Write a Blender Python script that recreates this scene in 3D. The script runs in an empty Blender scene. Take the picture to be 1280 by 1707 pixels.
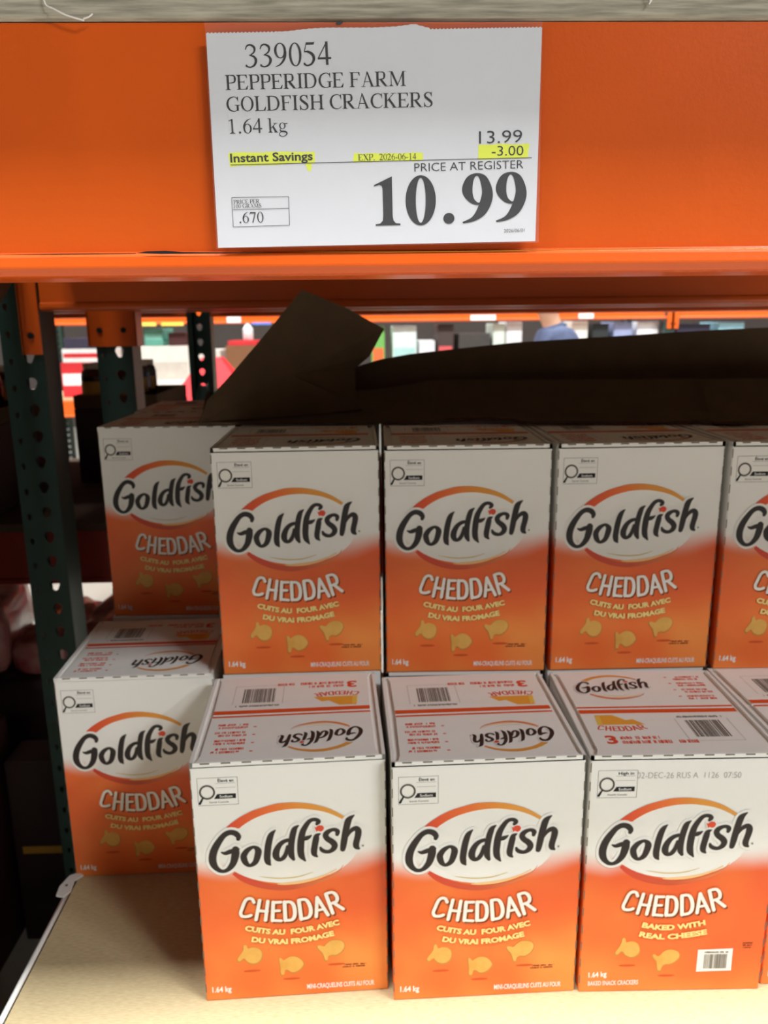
import bpy, bmesh, math, random
from mathutils import Matrix, Vector
from mathutils.geometry import delaunay_2d_cdt
random.seed(7)
scene = bpy.context.scene
COL = scene.collection

# ------------------------------------------------------------------ camera
cam_d = bpy.data.cameras.new('camera')
cam = bpy.data.objects.new('camera', cam_d)
COL.objects.link(cam)
scene.camera = cam
cam_d.lens = 6.86
cam_d.sensor_fit = 'VERTICAL'
cam_d.sensor_height = 1707 / 1313.87 * 6.86
cam_d.sensor_width = 1280 / 1313.87 * 6.86
cam_d.clip_start = 0.02
cam_d.clip_end = 200
cam_d.dof.use_dof = True
cam_d.dof.focus_distance = 0.54
cam_d.dof.aperture_fstop = 2.6
_fw = Vector((0.02546877, 0.97261304, -0.23103078)).normalized()
_rt = Vector((0.99952079, -0.02884268, -0.01123746)).normalized()
_up = _rt.cross(_fw).normalized()
m = Matrix((( _rt.x, _up.x, -_fw.x, 0), (_rt.y, _up.y, -_fw.y, 0), (_rt.z, _up.z, -_fw.z, 1.45), (0, 0, 0, 1)))
cam.matrix_world = m

# ------------------------------------------------------------------ light
scene.view_settings.view_transform = 'Standard'
scene.view_settings.look = 'None'
scene.view_settings.gamma = 1.0
scene.view_settings.use_curve_mapping = False
scene.view_settings.exposure = -0.10
world = bpy.data.worlds.new('warehouse_air')
scene.world = world
world.use_nodes = True
bg = world.node_tree.nodes['Background']
bg.inputs[0].default_value = (0.94, 0.975, 1.0, 1)
bg.inputs[1].default_value = 0.072

def area(name, loc, sx, sy, power, col=(0.97, 0.99, 1.0)):
    d = bpy.data.lights.new(name, 'AREA')
    d.shape = 'RECTANGLE'
    d.size, d.size_y = sx, sy
    d.energy = power
    d.color = col
    o = bpy.data.objects.new(name, d)
    o.location = loc
    COL.objects.link(o)
    return o
LAMP = 560
for ax in (6.2, 9.2):
    area('ceiling_lamp', (ax, -6.0, 7.7), 1.6, 1.6, 740)
for ax in (-7.2, -3.6, 0.0, 3.6, 7.2):
    area('ceiling_lamp', (ax - 0.6, -1.0, 7.7), 1.3, 0.8, LAMP)
for ax in (-6.0, -2.4, 1.2, 4.8):
    area('ceiling_lamp', (ax, 4.5, 7.7), 1.3, 0.8, LAMP)

# ------------------------------------------------------------------ helpers
def lin(c):
    c = c / 255.0
    return c / 12.92 if c <= 0.04045 else ((c + 0.055) / 1.055) ** 2.4

def mat(name, rgb, rough=0.6, spec=0.4, noise=0.0, nscale=40, metal=0.0, bump=0.0, bscale=200, rgb2=None, stretch=None, coat=0.0):
    mt = bpy.data.materials.new(name)
    mt.use_nodes = True
    nt = mt.node_tree
    b = nt.nodes['Principled BSDF']
    c1 = tuple(lin(v) for v in rgb) + (1,)
    b.inputs['Base Color'].default_value = c1
    b.inputs['Roughness'].default_value = rough
    b.inputs['Specular IOR Level'].default_value = spec
    b.inputs['Metallic'].default_value = metal
    b.inputs['Coat Weight'].default_value = coat
    b.inputs['Coat Roughness'].default_value = 0.12
    if noise or bump or rgb2:
        tc = nt.nodes.new('ShaderNodeTexCoord')
        mp = nt.nodes.new('ShaderNodeMapping')
        if stretch:
            mp.inputs['Scale'].default_value = stretch
        nt.links.new(tc.outputs['Object'], mp.inputs['Vector'])
    if noise or rgb2:
        n = nt.nodes.new('ShaderNodeTexNoise')
        n.inputs['Scale'].default_value = nscale
        n.inputs['Detail'].default_value = 6
        nt.links.new(mp.outputs['Vector'], n.inputs['Vector'])
        r = nt.nodes.new('ShaderNodeValToRGB')
        r.color_ramp.elements[0].position = 0.3
        r.color_ramp.elements[1].position = 0.7
        if rgb2:
            r.color_ramp.elements[0].color = tuple(lin(v) for v in rgb2) + (1,)
            r.color_ramp.elements[1].color = c1
        else:
            r.color_ramp.elements[0].color = tuple(v * (1 - noise) for v in c1[:3]) + (1,)
            r.color_ramp.elements[1].color = tuple(min(1, v * (1 + noise)) for v in c1[:3]) + (1,)
        nt.links.new(n.outputs['Fac'], r.inputs['Fac'])
        nt.links.new(r.outputs['Color'], b.inputs['Base Color'])
    if bump:
        n2 = nt.nodes.new('ShaderNodeTexNoise')
        n2.inputs['Scale'].default_value = bscale
        nt.links.new(mp.outputs['Vector'], n2.inputs['Vector'])
        bp = nt.nodes.new('ShaderNodeBump')
        bp.inputs['Strength'].default_value = bump
        bp.inputs['Distance'].default_value = 0.002
        nt.links.new(n2.outputs['Fac'], bp.inputs['Height'])
        nt.links.new(bp.outputs['Normal'], b.inputs['Normal'])
    return mt

def grad_mat(name, stops, axis, a, b_, rough=0.5, noise=0.0):
    """colour ramp along one object axis between a and b_"""
    mt = bpy.data.materials.new(name)
    mt.use_nodes = True
    nt = mt.node_tree
    bs = nt.nodes['Principled BSDF']
    bs.inputs['Roughness'].default_value = rough
    bs.inputs['Specular IOR Level'].default_value = 0.35
    tc = nt.nodes.new('ShaderNodeTexCoord')
    sp = nt.nodes.new('ShaderNodeSeparateXYZ')
    nt.links.new(tc.outputs['Object'], sp.inputs[0])
    mr = nt.nodes.new('ShaderNodeMapRange')
    mr.inputs['From Min'].default_value = a
    mr.inputs['From Max'].default_value = b_
    nt.links.new(sp.outputs[axis], mr.inputs['Value'])
    r = nt.nodes.new('ShaderNodeValToRGB')
    el = r.color_ramp.elements
    while len(el) < len(stops):
        el.new(0.5)
    for e, (p, c) in zip(el, stops):
        e.position = p
        e.color = tuple(lin(v) for v in c) + (1,)
    nt.links.new(mr.outputs[0], r.inputs['Fac'])
    nt.links.new(r.outputs['Color'], bs.inputs['Base Color'])
    return mt

class MB:
    def __init__(s):
        s.v, s.f, s.m, s.mats = [], [], [], []
    def mi(s, mt):
        if mt not in s.mats:
            s.mats.append(mt)
        return s.mats.index(mt)
    def poly(s, pts, mt):
        k = len(s.v)
        s.v += [tuple(p) for p in pts]
        s.f.append(tuple(range(k, k + len(pts))))
        s.m.append(s.mi(mt))
    def mesh(s, verts, faces, mt):
        k = len(s.v)
        s.v += [tuple(p) for p in verts]
        i = s.mi(mt)
        for f in faces:
            s.f.append(tuple(k + q for q in f))
            s.m.append(i)
    def box(s, lo, hi, mt, M=None):
        (a, b, c), (d, e, f) = lo, hi
        vs = [(a, b, c), (d, b, c), (d, e, c), (a, e, c), (a, b, f), (d, b, f), (d, e, f), (a, e, f)]
        if M:
            vs = [tuple(M @ Vector(v)) for v in vs]
        s.mesh(vs, [(0, 3, 2, 1), (4, 5, 6, 7), (0, 1, 5, 4), (1, 2, 6, 5), (2, 3, 7, 6), (3, 0, 4, 7)], mt)
    def tube(s, pts, r, mt, n=10, cap=True):
        pts = [Vector(p) for p in pts]
        rs = r if isinstance(r, (list, tuple)) else [r] * len(pts)
        rings = []
        for i, p in enumerate(pts):
            t = (pts[min(i + 1, len(pts) - 1)] - pts[max(i - 1, 0)]).normalized()
            ref = Vector((0, 0, 1)) if abs(t.z) < 0.9 else Vector((1, 0, 0))
            a = t.cross(ref).normalized()
            b = t.cross(a)
            rings.append([p + (a * math.cos(2 * math.pi * q / n) + b * math.sin(2 * math.pi * q / n)) * rs[i] for q in range(n)])
        vs = [v for rg in rings for v in rg]
        fs = []
        for i in range(len(rings) - 1):
            for q in range(n):
                fs.append((i * n + q, i * n + (q + 1) % n, (i + 1) * n + (q + 1) % n, (i + 1) * n + q))
        if cap:
            fs.append(tuple(range(n - 1, -1, -1)))
            fs.append(tuple((len(rings) - 1) * n + q for q in range(n)))
        s.mesh(vs, fs, mt)
    def lathe(s, prof, mt, n=16, c=(0, 0, 0)):
        vs, fs = [], []
        for (r, z) in prof:
            for q in range(n):
                vs.append((c[0] + r * math.cos(2 * math.pi * q / n), c[1] + r * math.sin(2 * math.pi * q / n), c[2] + z))
        for i in range(len(prof) - 1):
            for q in range(n):
                fs.append((i * n + q, i * n + (q + 1) % n, (i + 1) * n + (q + 1) % n, (i + 1) * n + q))
        fs.append(tuple(range(n - 1, -1, -1)))
        fs.append(tuple((len(prof) - 1) * n + q for q in range(n)))
        s.mesh(vs, fs, mt)
    def data(s, name):
        me = bpy.data.meshes.new(name)
        me.from_pydata(s.v, [], s.f)
        for mt in s.mats:
            me.materials.append(mt)
        me.polygons.foreach_set('material_index', s.m)
        me.update()
        return me
    def build(s, name, parent=None, bevel=0.0, smooth=False, seg=2):
        me = s.data(name)
        bm = bmesh.new()
        bm.from_mesh(me)
        bmesh.ops.recalc_face_normals(bm, faces=bm.faces)
        if bevel:
            ed = [e for e in bm.edges if len(e.link_faces) == 2 and e.calc_face_angle(0) > 0.5]
            bmesh.ops.bevel(bm, geom=ed, offset=bevel, segments=seg, affect='EDGES', profile=0.5)
        bm.to_mesh(me)
        bm.free()
        if smooth:
            me.polygons.foreach_set('use_smooth', [True] * len(me.polygons))
        return obj(name, me, parent)

def obj(name, me, parent=None):
    o = bpy.data.objects.new(name, me)
    COL.objects.link(o)
    o.parent = parent
    return o
def tag(o, label, cat, group=None):
    o['label'] = label
    o['category'] = cat
    if group:
        o['group'] = group
    return o
def thing(name, label, cat, loc=(0, 0, 0), rz=0.0, group=None):
    o = bpy.data.objects.new(name, None)
    o.empty_display_size = 0.05
    COL.objects.link(o)
    o.location = loc
    o.rotation_euler = (0, 0, rz)
    return tag(o, label, cat, group)
def struct(o):
    o['kind'] = 'structure'
    return o
def solidify(o, t, off=0.0):
    md = o.modifiers.new('thickness', 'SOLIDIFY')
    md.thickness = t
    md.offset = off
    return o

# ---------------------------------------------------------- 2D lettering
def spline(pts, n=4, closed=False):
    """Catmull-Rom through (x, y, w)"""
    if len(pts) < 3:
        return [tuple(p) for p in pts]
    out = []
    N = len(pts)
    for i in range(N - 1):
        p0 = pts[i - 1] if i > 0 else (pts[-2] if closed else pts[0])
        p1, p2 = pts[i], pts[i + 1]
        p3 = pts[i + 2] if i + 2 < N else (pts[1] if closed else pts[-1])
        for k in range(n):
            t = k / n
            out.append(tuple(0.5 * (2 * b + (c - a) * t + (2 * a - 5 * b + 4 * c - d) * t * t + (3 * b - a - 3 * c + d) * t ** 3)
                             for a, b, c, d in zip(p0, p1, p2, p3)))
    out.append(tuple(pts[-1]))
    return out
def disc(x, y, r, n=14, ry=None):
    ry = ry or r
    return [(x + r * math.cos(2 * math.pi * k / n), y + ry * math.sin(2 * math.pi * k / n)) for k in range(n)]
def stroke(pts, grow=0.0, rnd=True, n=4, smooth=True):
    """variable-width stroke -> list of polygons"""
    closed = len(pts) > 3 and abs(pts[0][0] - pts[-1][0]) + abs(pts[0][1] - pts[-1][1]) < 1e-6
    sp = spline(pts, n, closed) if smooth else [tuple(p) for p in pts]
    L, R = [], []
    N = len(sp)
    for i, (x, y, w) in enumerate(sp):
        a = sp[i - 1] if i > 0 else (sp[-2] if closed else sp[0])
        b = sp[i + 1] if i < N - 1 else (sp[1] if closed else sp[-1])
        dx, dy = b[0] - a[0], b[1] - a[1]
        d = math.hypot(dx, dy) or 1
        h = max(w, 0.0) / 2 + grow
        L.append((x - dy / d * h, y + dx / d * h))
        R.append((x + dy / d * h, y - dx / d * h))
    ps = [[L[i], L[i + 1], R[i + 1], R[i]] for i in range(N - 1)]
    if rnd and not closed:
        for (x, y, w) in (sp[0], sp[-1]):
            if w / 2 + grow > 1e-4:
                ps.append(disc(x, y, w / 2 + grow))
    return ps
def rect(x0, y0, x1, y1):
    return [(x0, y0), (x1, y0), (x1, y1), (x0, y1)]

_fc = {}
def sans(s, bold=0.0):
    """builtin font text -> (polygons, xmin, xmax), cap height 1"""
    key = (s, bold)
    if key in _fc:
        return _fc[key]
    def raw(t):
        cu = bpy.data.curves.new('t', 'FONT')
        cu.body = t
        cu.size = 1
        cu.resolution_u = 3
        cu.offset = bold
        ob = bpy.data.objects.new('t', cu)
        me = ob.to_mesh()
        vs = [(v.co.x, v.co.y) for v in me.vertices]
        fs = [[vs[i] for i in p.vertices] for p in me.polygons]
        ob.to_mesh_clear()
        bpy.data.objects.remove(ob)
        bpy.data.curves.remove(cu)
        return fs
    ys = [p[1] for f in raw('H') for p in f]
    h = max(ys) - min(ys)
    y0 = min(ys)
    fs = [[(p[0] / h, (p[1] - y0) / h) for p in f] for f in raw(s)]
    xs = [p[0] for f in fs for p in f]
    _fc[key] = (fs, min(xs), max(xs))
    return _fc[key]

def serif_glyphs():
    ST, HL = 0.165, 0.052
    def sf(x, y, w=0.40, up=True):
        d = 1 if up else -1
        return [rect(x - w / 2, y, x + w / 2, y + 0.032 * d), [(x - w * 0.36, y + 0.03 * d), (x + w * 0.36, y + 0.03 * d), (x + 0.07, y + 0.10 * d), (x - 0.07, y + 0.10 * d)]]
    def stem(x, w=ST, top=True, bot=True, y0=0.0, y1=1.0):
        ps = [rect(x - w / 2, y0, x + w / 2, y1)]
        if bot:
            ps += sf(x, y0)
        if top:
            ps += sf(x, y1, up=False)
        return ps
    def st(*p, rnd=False):
        return stroke(list(p), rnd=rnd)
    def bar(x0, y0, x1, y1, w=HL):
        return stroke([(x0, y0, w), (x1, y1, w)], rnd=False)
    def ring(cx, cy, rx, ry, tw=0.15, tt=0.04, a0=0, a1=360, n=36):
        o = []
        pr = None
        for k in range(n + 1):
            a = math.radians(a0 + (a1 - a0) * k / n)
            c, s = math.cos(a), math.sin(a)
            q = ((cx + rx * c, cy + ry * s), (cx + (rx - tw) * c, cy + (ry - tt) * s))
            if pr:
                o.append([pr[0], q[0], q[1], pr[1]])
            pr = q
        return o
    g = {}
    bowl = lambda x, yb, xr: st((x, 0.975, HL), (x + 0.2, 0.975, 0.05), (xr - 0.1, 0.93, 0.10), (xr - 0.04, (0.98 + yb) / 2, 0.155), (xr - 0.1, yb + 0.06, 0.10), (x + 0.2, yb, 0.05), (x, yb, HL))
    g['P'] = (0.84, stem(0.2) + bowl(0.22, 0.47, 0.78))
    arms = lambda xr: [rect(0.2, 0.955, xr, 1.0), [(xr - 0.03, 1.0), (xr + 0.01, 1.0), (xr + 0.03, 0.76), (xr - 0.005, 0.76), (xr - 0.1, 0.955)]]
    mid = [rect(0.2, 0.49, 0.6, 0.54), [(0.6, 0.66), (0.56, 0.54), (0.5, 0.52), (0.56, 0.49), (0.6, 0.36)]]
    low = lambda xr: [rect(0.2, 0.0, xr, 0.045), [(xr - 0.04, 0.0), (xr, 0.0), (xr + 0.06, 0.27), (xr + 0.02, 0.27), (xr - 0.14, 0.045)]]
    g['E'] = (0.923, stem(0.2) + arms(0.78) + mid + low(0.8))
    g['F'] = (0.84, stem(0.2) + arms(0.76) + mid)
    g['L'] = (0.9, stem(0.2) + low(0.8))
    g['R'] = (1.007, stem(0.2) + bowl(0.22, 0.48, 0.76) + st((0.42, 0.5, 0.14), (0.62, 0.26, 0.16), (0.84, 0.02, 0.13)) + [rect(0.74, 0, 1.0, 0.032)])
    g['I'] = (0.503, stem(0.25))
    g['D'] = (1.09, stem(0.2) + st((0.2, 0.975, HL), (0.46, 0.975, 0.05), (0.78, 0.86, 0.11), (0.92, 0.5, 0.165), (0.78, 0.14, 0.11), (0.46, 0.025, 0.05), (0.2, 0.025, HL)))
    cc = st((0.92, 0.72, 0.03), (0.83, 0.91, 0.05), (0.6, 0.985, 0.05), (0.28, 0.85, 0.11), (0.14, 0.5, 0.165), (0.28, 0.14, 0.12), (0.6, 0.012, 0.05), (0.85, 0.09, 0.045), (0.95, 0.2, 0.03))
    spur = [[(0.9, 1.0), (0.93, 1.0), (0.94, 0.66), (0.91, 0.66), (0.85, 0.9)]]
    g['C'] = (1.007, cc + spur)
    g['G'] = (1.09, st((0.94, 0.72, 0.03), (0.85, 0.91, 0.05), (0.62, 0.985, 0.05), (0.28, 0.85, 0.11), (0.14, 0.5, 0.165), (0.28, 0.14, 0.12), (0.6, 0.012, 0.05), (0.88, 0.08, 0.05)) + [[(0.92, 1.0), (0.95, 1.0), (0.96, 0.66), (0.93, 0.66), (0.87, 0.9)], rect(0.82, 0.04, 0.97, 0.42), rect(0.7, 0.40, 1.08, 0.435)])
    g['O'] = (1.09, ring(0.545, 0.5, 0.48, 0.515, 0.155, 0.045))
    g['A'] = (1.09, bar(0.2, 0.02, 0.52, 1.0, 0.055) + [[(0.46, 1.02), (0.55, 1.02), (0.98, 0.0), (0.8, 0.0)]] + [rect(0.27, 0.32, 0.72, 0.365), rect(0.04, 0, 0.36, 0.032), rect(0.72, 0, 1.08, 0.032)])
    g['M'] = (1.343, [rect(0.2, 0, 0.25, 0.98), rect(1.06, 0, 1.21, 1.0)] + [[(0.16, 1.0), (0.33, 1.0), (0.73, 0.16), (0.66, 0.0)], [(1.1, 1.0), (1.2, 1.0), (0.7, 0.0), (0.66, 0.0)]] + sf(0.22, 0, 0.34) + sf(1.135, 0) + [rect(0.05, 0.968, 0.3, 1.0), rect(1.1, 0.968, 1.34, 1.0)])
    g['S'] = (0.84, st((0.68, 0.72, 0.04), (0.6, 0.92, 0.06), (0.4, 0.985, 0.055), (0.2, 0.88, 0.11), (0.2, 0.7, 0.15), (0.42, 0.52, 0.17), (0.64, 0.34, 0.16), (0.66, 0.14, 0.12), (0.46, 0.012, 0.055), (0.22, 0.07, 0.06), (0.12, 0.28, 0.04)) + [[(0.66, 1.02), (0.69, 1.02), (0.7, 0.7), (0.66, 0.7), (0.6, 0.93)], [(0.1, -0.02), (0.13, -0.02), (0.2, 0.08), (0.14, 0.32), (0.1, 0.32)]])
    g['H'] = (1.09, stem(0.22) + stem(0.87) + [rect(0.22, 0.49, 0.87, 0.54)])
    g['K'] = (1.09, stem(0.22) + bar(0.26, 0.42, 0.8, 0.98, 0.055) + [[(0.36, 0.56), (0.5, 0.66), (1.0, 0.0), (0.8, 0.0)], rect(0.6, 0.968, 0.98, 1.0), rect(0.68, 0, 1.08, 0.032)])
    g['X'] = (1.09, bar(0.18, 0.0, 0.9, 1.0, 0.055) + [[(0.1, 1.0), (0.3, 1.0), (1.0, 0.0), (0.8, 0.0)], rect(0.03, 0.968, 0.43, 1.0), rect(0.68, 0, 1.08, 0.032), rect(0.04, 0, 0.36, 0.032), rect(0.7, 0.968, 1.04, 1.0)])
    g['0'] = (0.755, ring(0.378, 0.5, 0.325, 0.52, 0.125, 0.045))
    g['1'] = (0.755, [rect(0.33, 0, 0.45, 1.02)] + sf(0.39, 0, 0.44) + [[(0.14, 0.87), (0.15, 0.91), (0.43, 1.03), (0.45, 1.0), (0.33, 0.9), (0.3, 0.92)]])
    g['2'] = (0.755, st((0.06, 0.74, 0.05), (0.14, 0.92, 0.1), (0.34, 0.98, 0.09), (0.56, 0.86, 0.14), (0.54, 0.62, 0.12), (0.34, 0.32, 0.08), (0.08, 0.04, 0.06)) + [[(0.05, 0.0), (0.62, 0.0), (0.72, 0.24), (0.69, 0.24), (0.6, 0.13), (0.16, 0.13)]])
    g['3'] = (0.755, st((0.09, 0.78, 0.05), (0.18, 0.94, 0.07), (0.36, 0.98, 0.08), (0.55, 0.86, 0.12), (0.52, 0.66, 0.08), (0.28, 0.52, 0.035)) + st((0.28, 0.53, 0.04), (0.5, 0.47, 0.09), (0.6, 0.3, 0.14), (0.5, 0.1, 0.1), (0.28, 0.01, 0.06), (0.1, 0.06, 0.08), (0.09, 0.09, 0.09), rnd=True))
    g['4'] = (0.755, [rect(0.44, 0, 0.57, 1.02), rect(0.03, 0.25, 0.72, 0.34)] + bar(0.05, 0.30, 0.52, 1.0, 0.055))
    g['5'] = (0.755, [[(0.2, 1.01), (0.6, 1.01), (0.66, 1.05), (0.6, 0.9), (0.22, 0.9)]] + bar(0.22, 0.99, 0.11, 0.63, 0.04) + st((0.11, 0.6, 0.05), (0.3, 0.6, 0.1), (0.52, 0.47, 0.14), (0.58, 0.28, 0.14), (0.46, 0.08, 0.1), (0.24, 0.0, 0.07), (0.09, 0.06, 0.09), (0.08, 0.09, 0.09), rnd=True))
    g['6'] = (0.755, ring(0.39, 0.32, 0.31, 0.34, 0.125, 0.04) + st((0.12, 0.36, 0.12), (0.16, 0.6, 0.12), (0.3, 0.82, 0.1), (0.48, 0.95, 0.06), (0.66, 1.01, 0.02)))
    g['7'] = (0.755, [[(0.1, 1.0), (0.68, 1.0), (0.68, 0.96), (0.62, 0.88), (0.15, 0.88), (0.06, 0.76), (0.04, 0.77)]] + bar(0.64, 0.94, 0.33, -0.01, 0.1))
    g['9'] = (0.755, ring(0.366, 0.69, 0.31, 0.34, 0.125, 0.04) + st((0.63, 0.66, 0.12), (0.6, 0.42, 0.12), (0.46, 0.2, 0.1), (0.28, 0.06, 0.06), (0.08, 0.0, 0.02)))
    g['.'] = (0.378, [disc(0.19, 0.06, 0.085)])
    g['-'] = (0.503, [rect(0.06, 0.29, 0.44, 0.38)])
    g[' '] = (0.378, [])
    g['k'] = (0.76, [rect(0.12, 0, 0.25, 1.0), rect(0.02, 0.96, 0.2, 1.0)] + sf(0.185, 0, 0.34) + bar(0.25, 0.32, 0.58, 0.64, 0.05) + [[(0.32, 0.4), (0.42, 0.5), (0.72, 0.0), (0.55, 0.0)], rect(0.42, 0.635, 0.72, 0.67), rect(0.46, 0, 0.76, 0.03)])
    g['g'] = (0.755, ring(0.33, 0.46, 0.24, 0.225, 0.1, 0.035) + [[(0.5, 0.64), (0.72, 0.64), (0.72, 0.58), (0.5, 0.58)]] + st((0.24, 0.27, 0.04), (0.14, 0.17, 0.07), (0.24, 0.08, 0.1), (0.5, 0.05, 0.12), (0.64, -0.06, 0.11), (0.54, -0.22, 0.06), (0.3, -0.29, 0.05), (0.1, -0.2, 0.06), (0.1, -0.06, 0.05), (0.24, 0.06, 0.04)))
    return g
SG = serif_glyphs()
def serif(s):
    x, ps = 0.0, []
    for ch in s:
        w, gl = SG[ch]
        ps += [[(x + p[0], p[1]) for p in q] for q in gl]
        x += w
    xs = [p[0] for q in ps for p in q]
    return ps, min(xs), max(xs)
def bold_price():
    """10.99 in a heavy high-contrast serif, units: cap height 1"""
    k = 1 / 375.0
    ps = []
    T = lambda l: [(x * k, (488 - y) * k) for x, y in l]
    ps.append(T([(128, 190), (198, 115), (203, 470), (133, 470)]))
    ps.append(T([(65, 180), (198, 115), (198, 150), (128, 210), (122, 186), (105, 178), (65, 190)]))
    ps.append(T([(74, 477), (108, 472), (128, 450), (133, 400), (200, 400), (208, 448), (226, 470), (260, 472), (260, 485), (74, 488)]))
    def ring(cx, cy, rx, ry, ix, iy):
        pr = None
        for q in range(49):
            a = 2 * math.pi * q / 48
            c = ((cx + rx * math.cos(a)), (cy + ry * math.sin(a)))
            d = ((cx + ix * math.cos(a)), (cy + iy * math.sin(a)))
            if pr:
                ps.append(T([pr[0], c, d, pr[1]]))
            pr = (c, d)
    ring(413, 298, 113, 190, 37, 170)
    ps.append(T(disc(625, 436, 42, 24)))
    for ox in (0, 253):
        oy = -8 if ox else 0
        nine = [(866, 316, 10), (838, 326, 20), (792, 296, 46), (761, 225, 78), (780, 143, 58), (830, 105, 20), (880, 138, 56), (910, 225, 78), (905, 300, 86), (868, 385, 74), (808, 443, 36), (730, 470, 12)]
        for q in stroke([(x + ox, y + oy, w) for x, y, w in nine], rnd=False, n=6):
            ps.append(T(q))
    xs = [p[0] for q in ps for p in q]
    return ps, min(xs), max(xs)

def along(ps, xa, xb, base, cap):
    """lay polygons (cap 1) from x range xa..xb on a baseline polyline with given cap height"""
    bl = spline([(p[0], p[1], 0) for p in base], 8) if len(base) > 2 else [(p[0], p[1], 0) for p in base]
    d = [0.0]
    for a, b in zip(bl, bl[1:]):
        d.append(d[-1] + math.hypot(b[0] - a[0], b[1] - a[1]))
    tot = d[-1]
    def at(s):
        s = max(0, min(tot, s))
        for i in range(len(bl) - 1):
            if s <= d[i + 1] or i == len(bl) - 2:
                t = (s - d[i]) / max(1e-9, d[i + 1] - d[i])
                a, b = bl[i], bl[i + 1]
                dx, dy = b[0] - a[0], b[1] - a[1]
                h = math.hypot(dx, dy)
                return a[0] + dx * t, a[1] + dy * t, -dy / h, dx / h
    out = []
    for q in ps:
        r = []
        for (x, y) in q:
            px, py, nx, ny = at((x - xa) / (xb - xa) * tot)
            r.append((px + nx * y * cap, py + ny * y * cap))
        out.append(r)
    return out

# ------------------------------------------------------------------ materials
M = {}
M['beam'] = mat('orange_beam_paint', (212, 87, 22), 0.30, 0.5, noise=0.05, nscale=9, bump=0.06, bscale=260)
M['darkred'] = mat('shaded_red_beam', (124, 34, 20), 0.5, 0.4, noise=0.08, nscale=9)  # colour darkened for the shade the lower beam stands in
M['green'] = mat('dark_green_post_paint', (30, 52, 44), 0.45, 0.5, noise=0.12, nscale=20)
M['wood'] = mat('weathered_pallet_wood', (186, 178, 160), 0.85, 0.2, nscale=30, rgb2=(136, 130, 116), stretch=(1, 8, 14), bump=0.2, bscale=90)
M['deck'] = mat('pale_shelf_board', (200, 182, 142), 0.7, 0.25, nscale=60, rgb2=(178, 158, 120), stretch=(2, 14, 2), bump=0.06, bscale=500)
M['darkboard'] = mat('dark_shelf_board', (74, 58, 46), 0.8, 0.2, noise=0.15, nscale=20)  # one dark tone with slight noise
M['white'] = mat('white_plastic', (226, 224, 218), 0.5, 0.4)
M['paper'] = mat('white_paper', (208, 208, 213), 0.75, 0.25, noise=0.02, nscale=14, bump=0.06, bscale=60)
M['ink'] = mat('black_ink', (20, 20, 23), 0.6, 0.3)
M['yellow'] = mat('highlighter_yellow', (220, 228, 66), 0.7, 0.25)
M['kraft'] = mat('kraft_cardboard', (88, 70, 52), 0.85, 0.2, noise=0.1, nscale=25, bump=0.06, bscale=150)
M['card'] = mat('carton_white', (238, 237, 232), 0.55, 0.35, noise=0.015, nscale=30)
M['black'] = mat('logo_black', (38, 30, 30), 0.5, 0.35)
M['grey'] = mat('print_grey', (150, 148, 142), 0.6, 0.3)
M['datecode'] = mat('print_pale_grey', (176, 174, 168), 0.6, 0.3)
M['dkgrey'] = mat('print_dark_grey', (88, 84, 76), 0.6, 0.3)
M['red'] = mat('print_red_orange', (222, 78, 48), 0.55, 0.3)
M['orange'] = mat('print_orange', (240, 112, 40), 0.55, 0.3)
M['stripe'] = mat('print_stripe_orange', (226, 84, 34), 0.55, 0.3)
M['tan'] = mat('print_peach', (243, 200, 140), 0.55, 0.3)
M['gold'] = mat('print_gold_line', (214, 190, 112), 0.55, 0.3)
M['cream'] = mat('print_pale_yellow', (246, 222, 142), 0.55, 0.3)
M['brown'] = mat('print_brown', (120, 52, 24), 0.55, 0.3)
M['shade'] = mat('print_rust', (208, 84, 34), 0.55, 0.3)
M['slit'] = mat('perforation_grey', (120, 112, 98), 0.8, 0.1)
M['band'] = grad_mat('logo_band_red_to_gold', [(0, (222, 70, 38)), (0.35, (232, 112, 48)), (0.62, (226, 148, 56)), (1, (224, 160, 70))], 0, -0.065, 0.062)
M['bandlow'] = grad_mat('logo_lower_band', [(0, (214, 70, 46)), (0.5, (202, 84, 52)), (1, (230, 140, 84))], 0, -0.06, 0.055)
M['fish'] = mat('print_cracker_gold', (230, 182, 96), 0.55, 0.3, nscale=60, rgb2=(218, 160, 74))
M['fishlow'] = mat('print_cracker_edge', (200, 134, 62), 0.55, 0.3)

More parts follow.
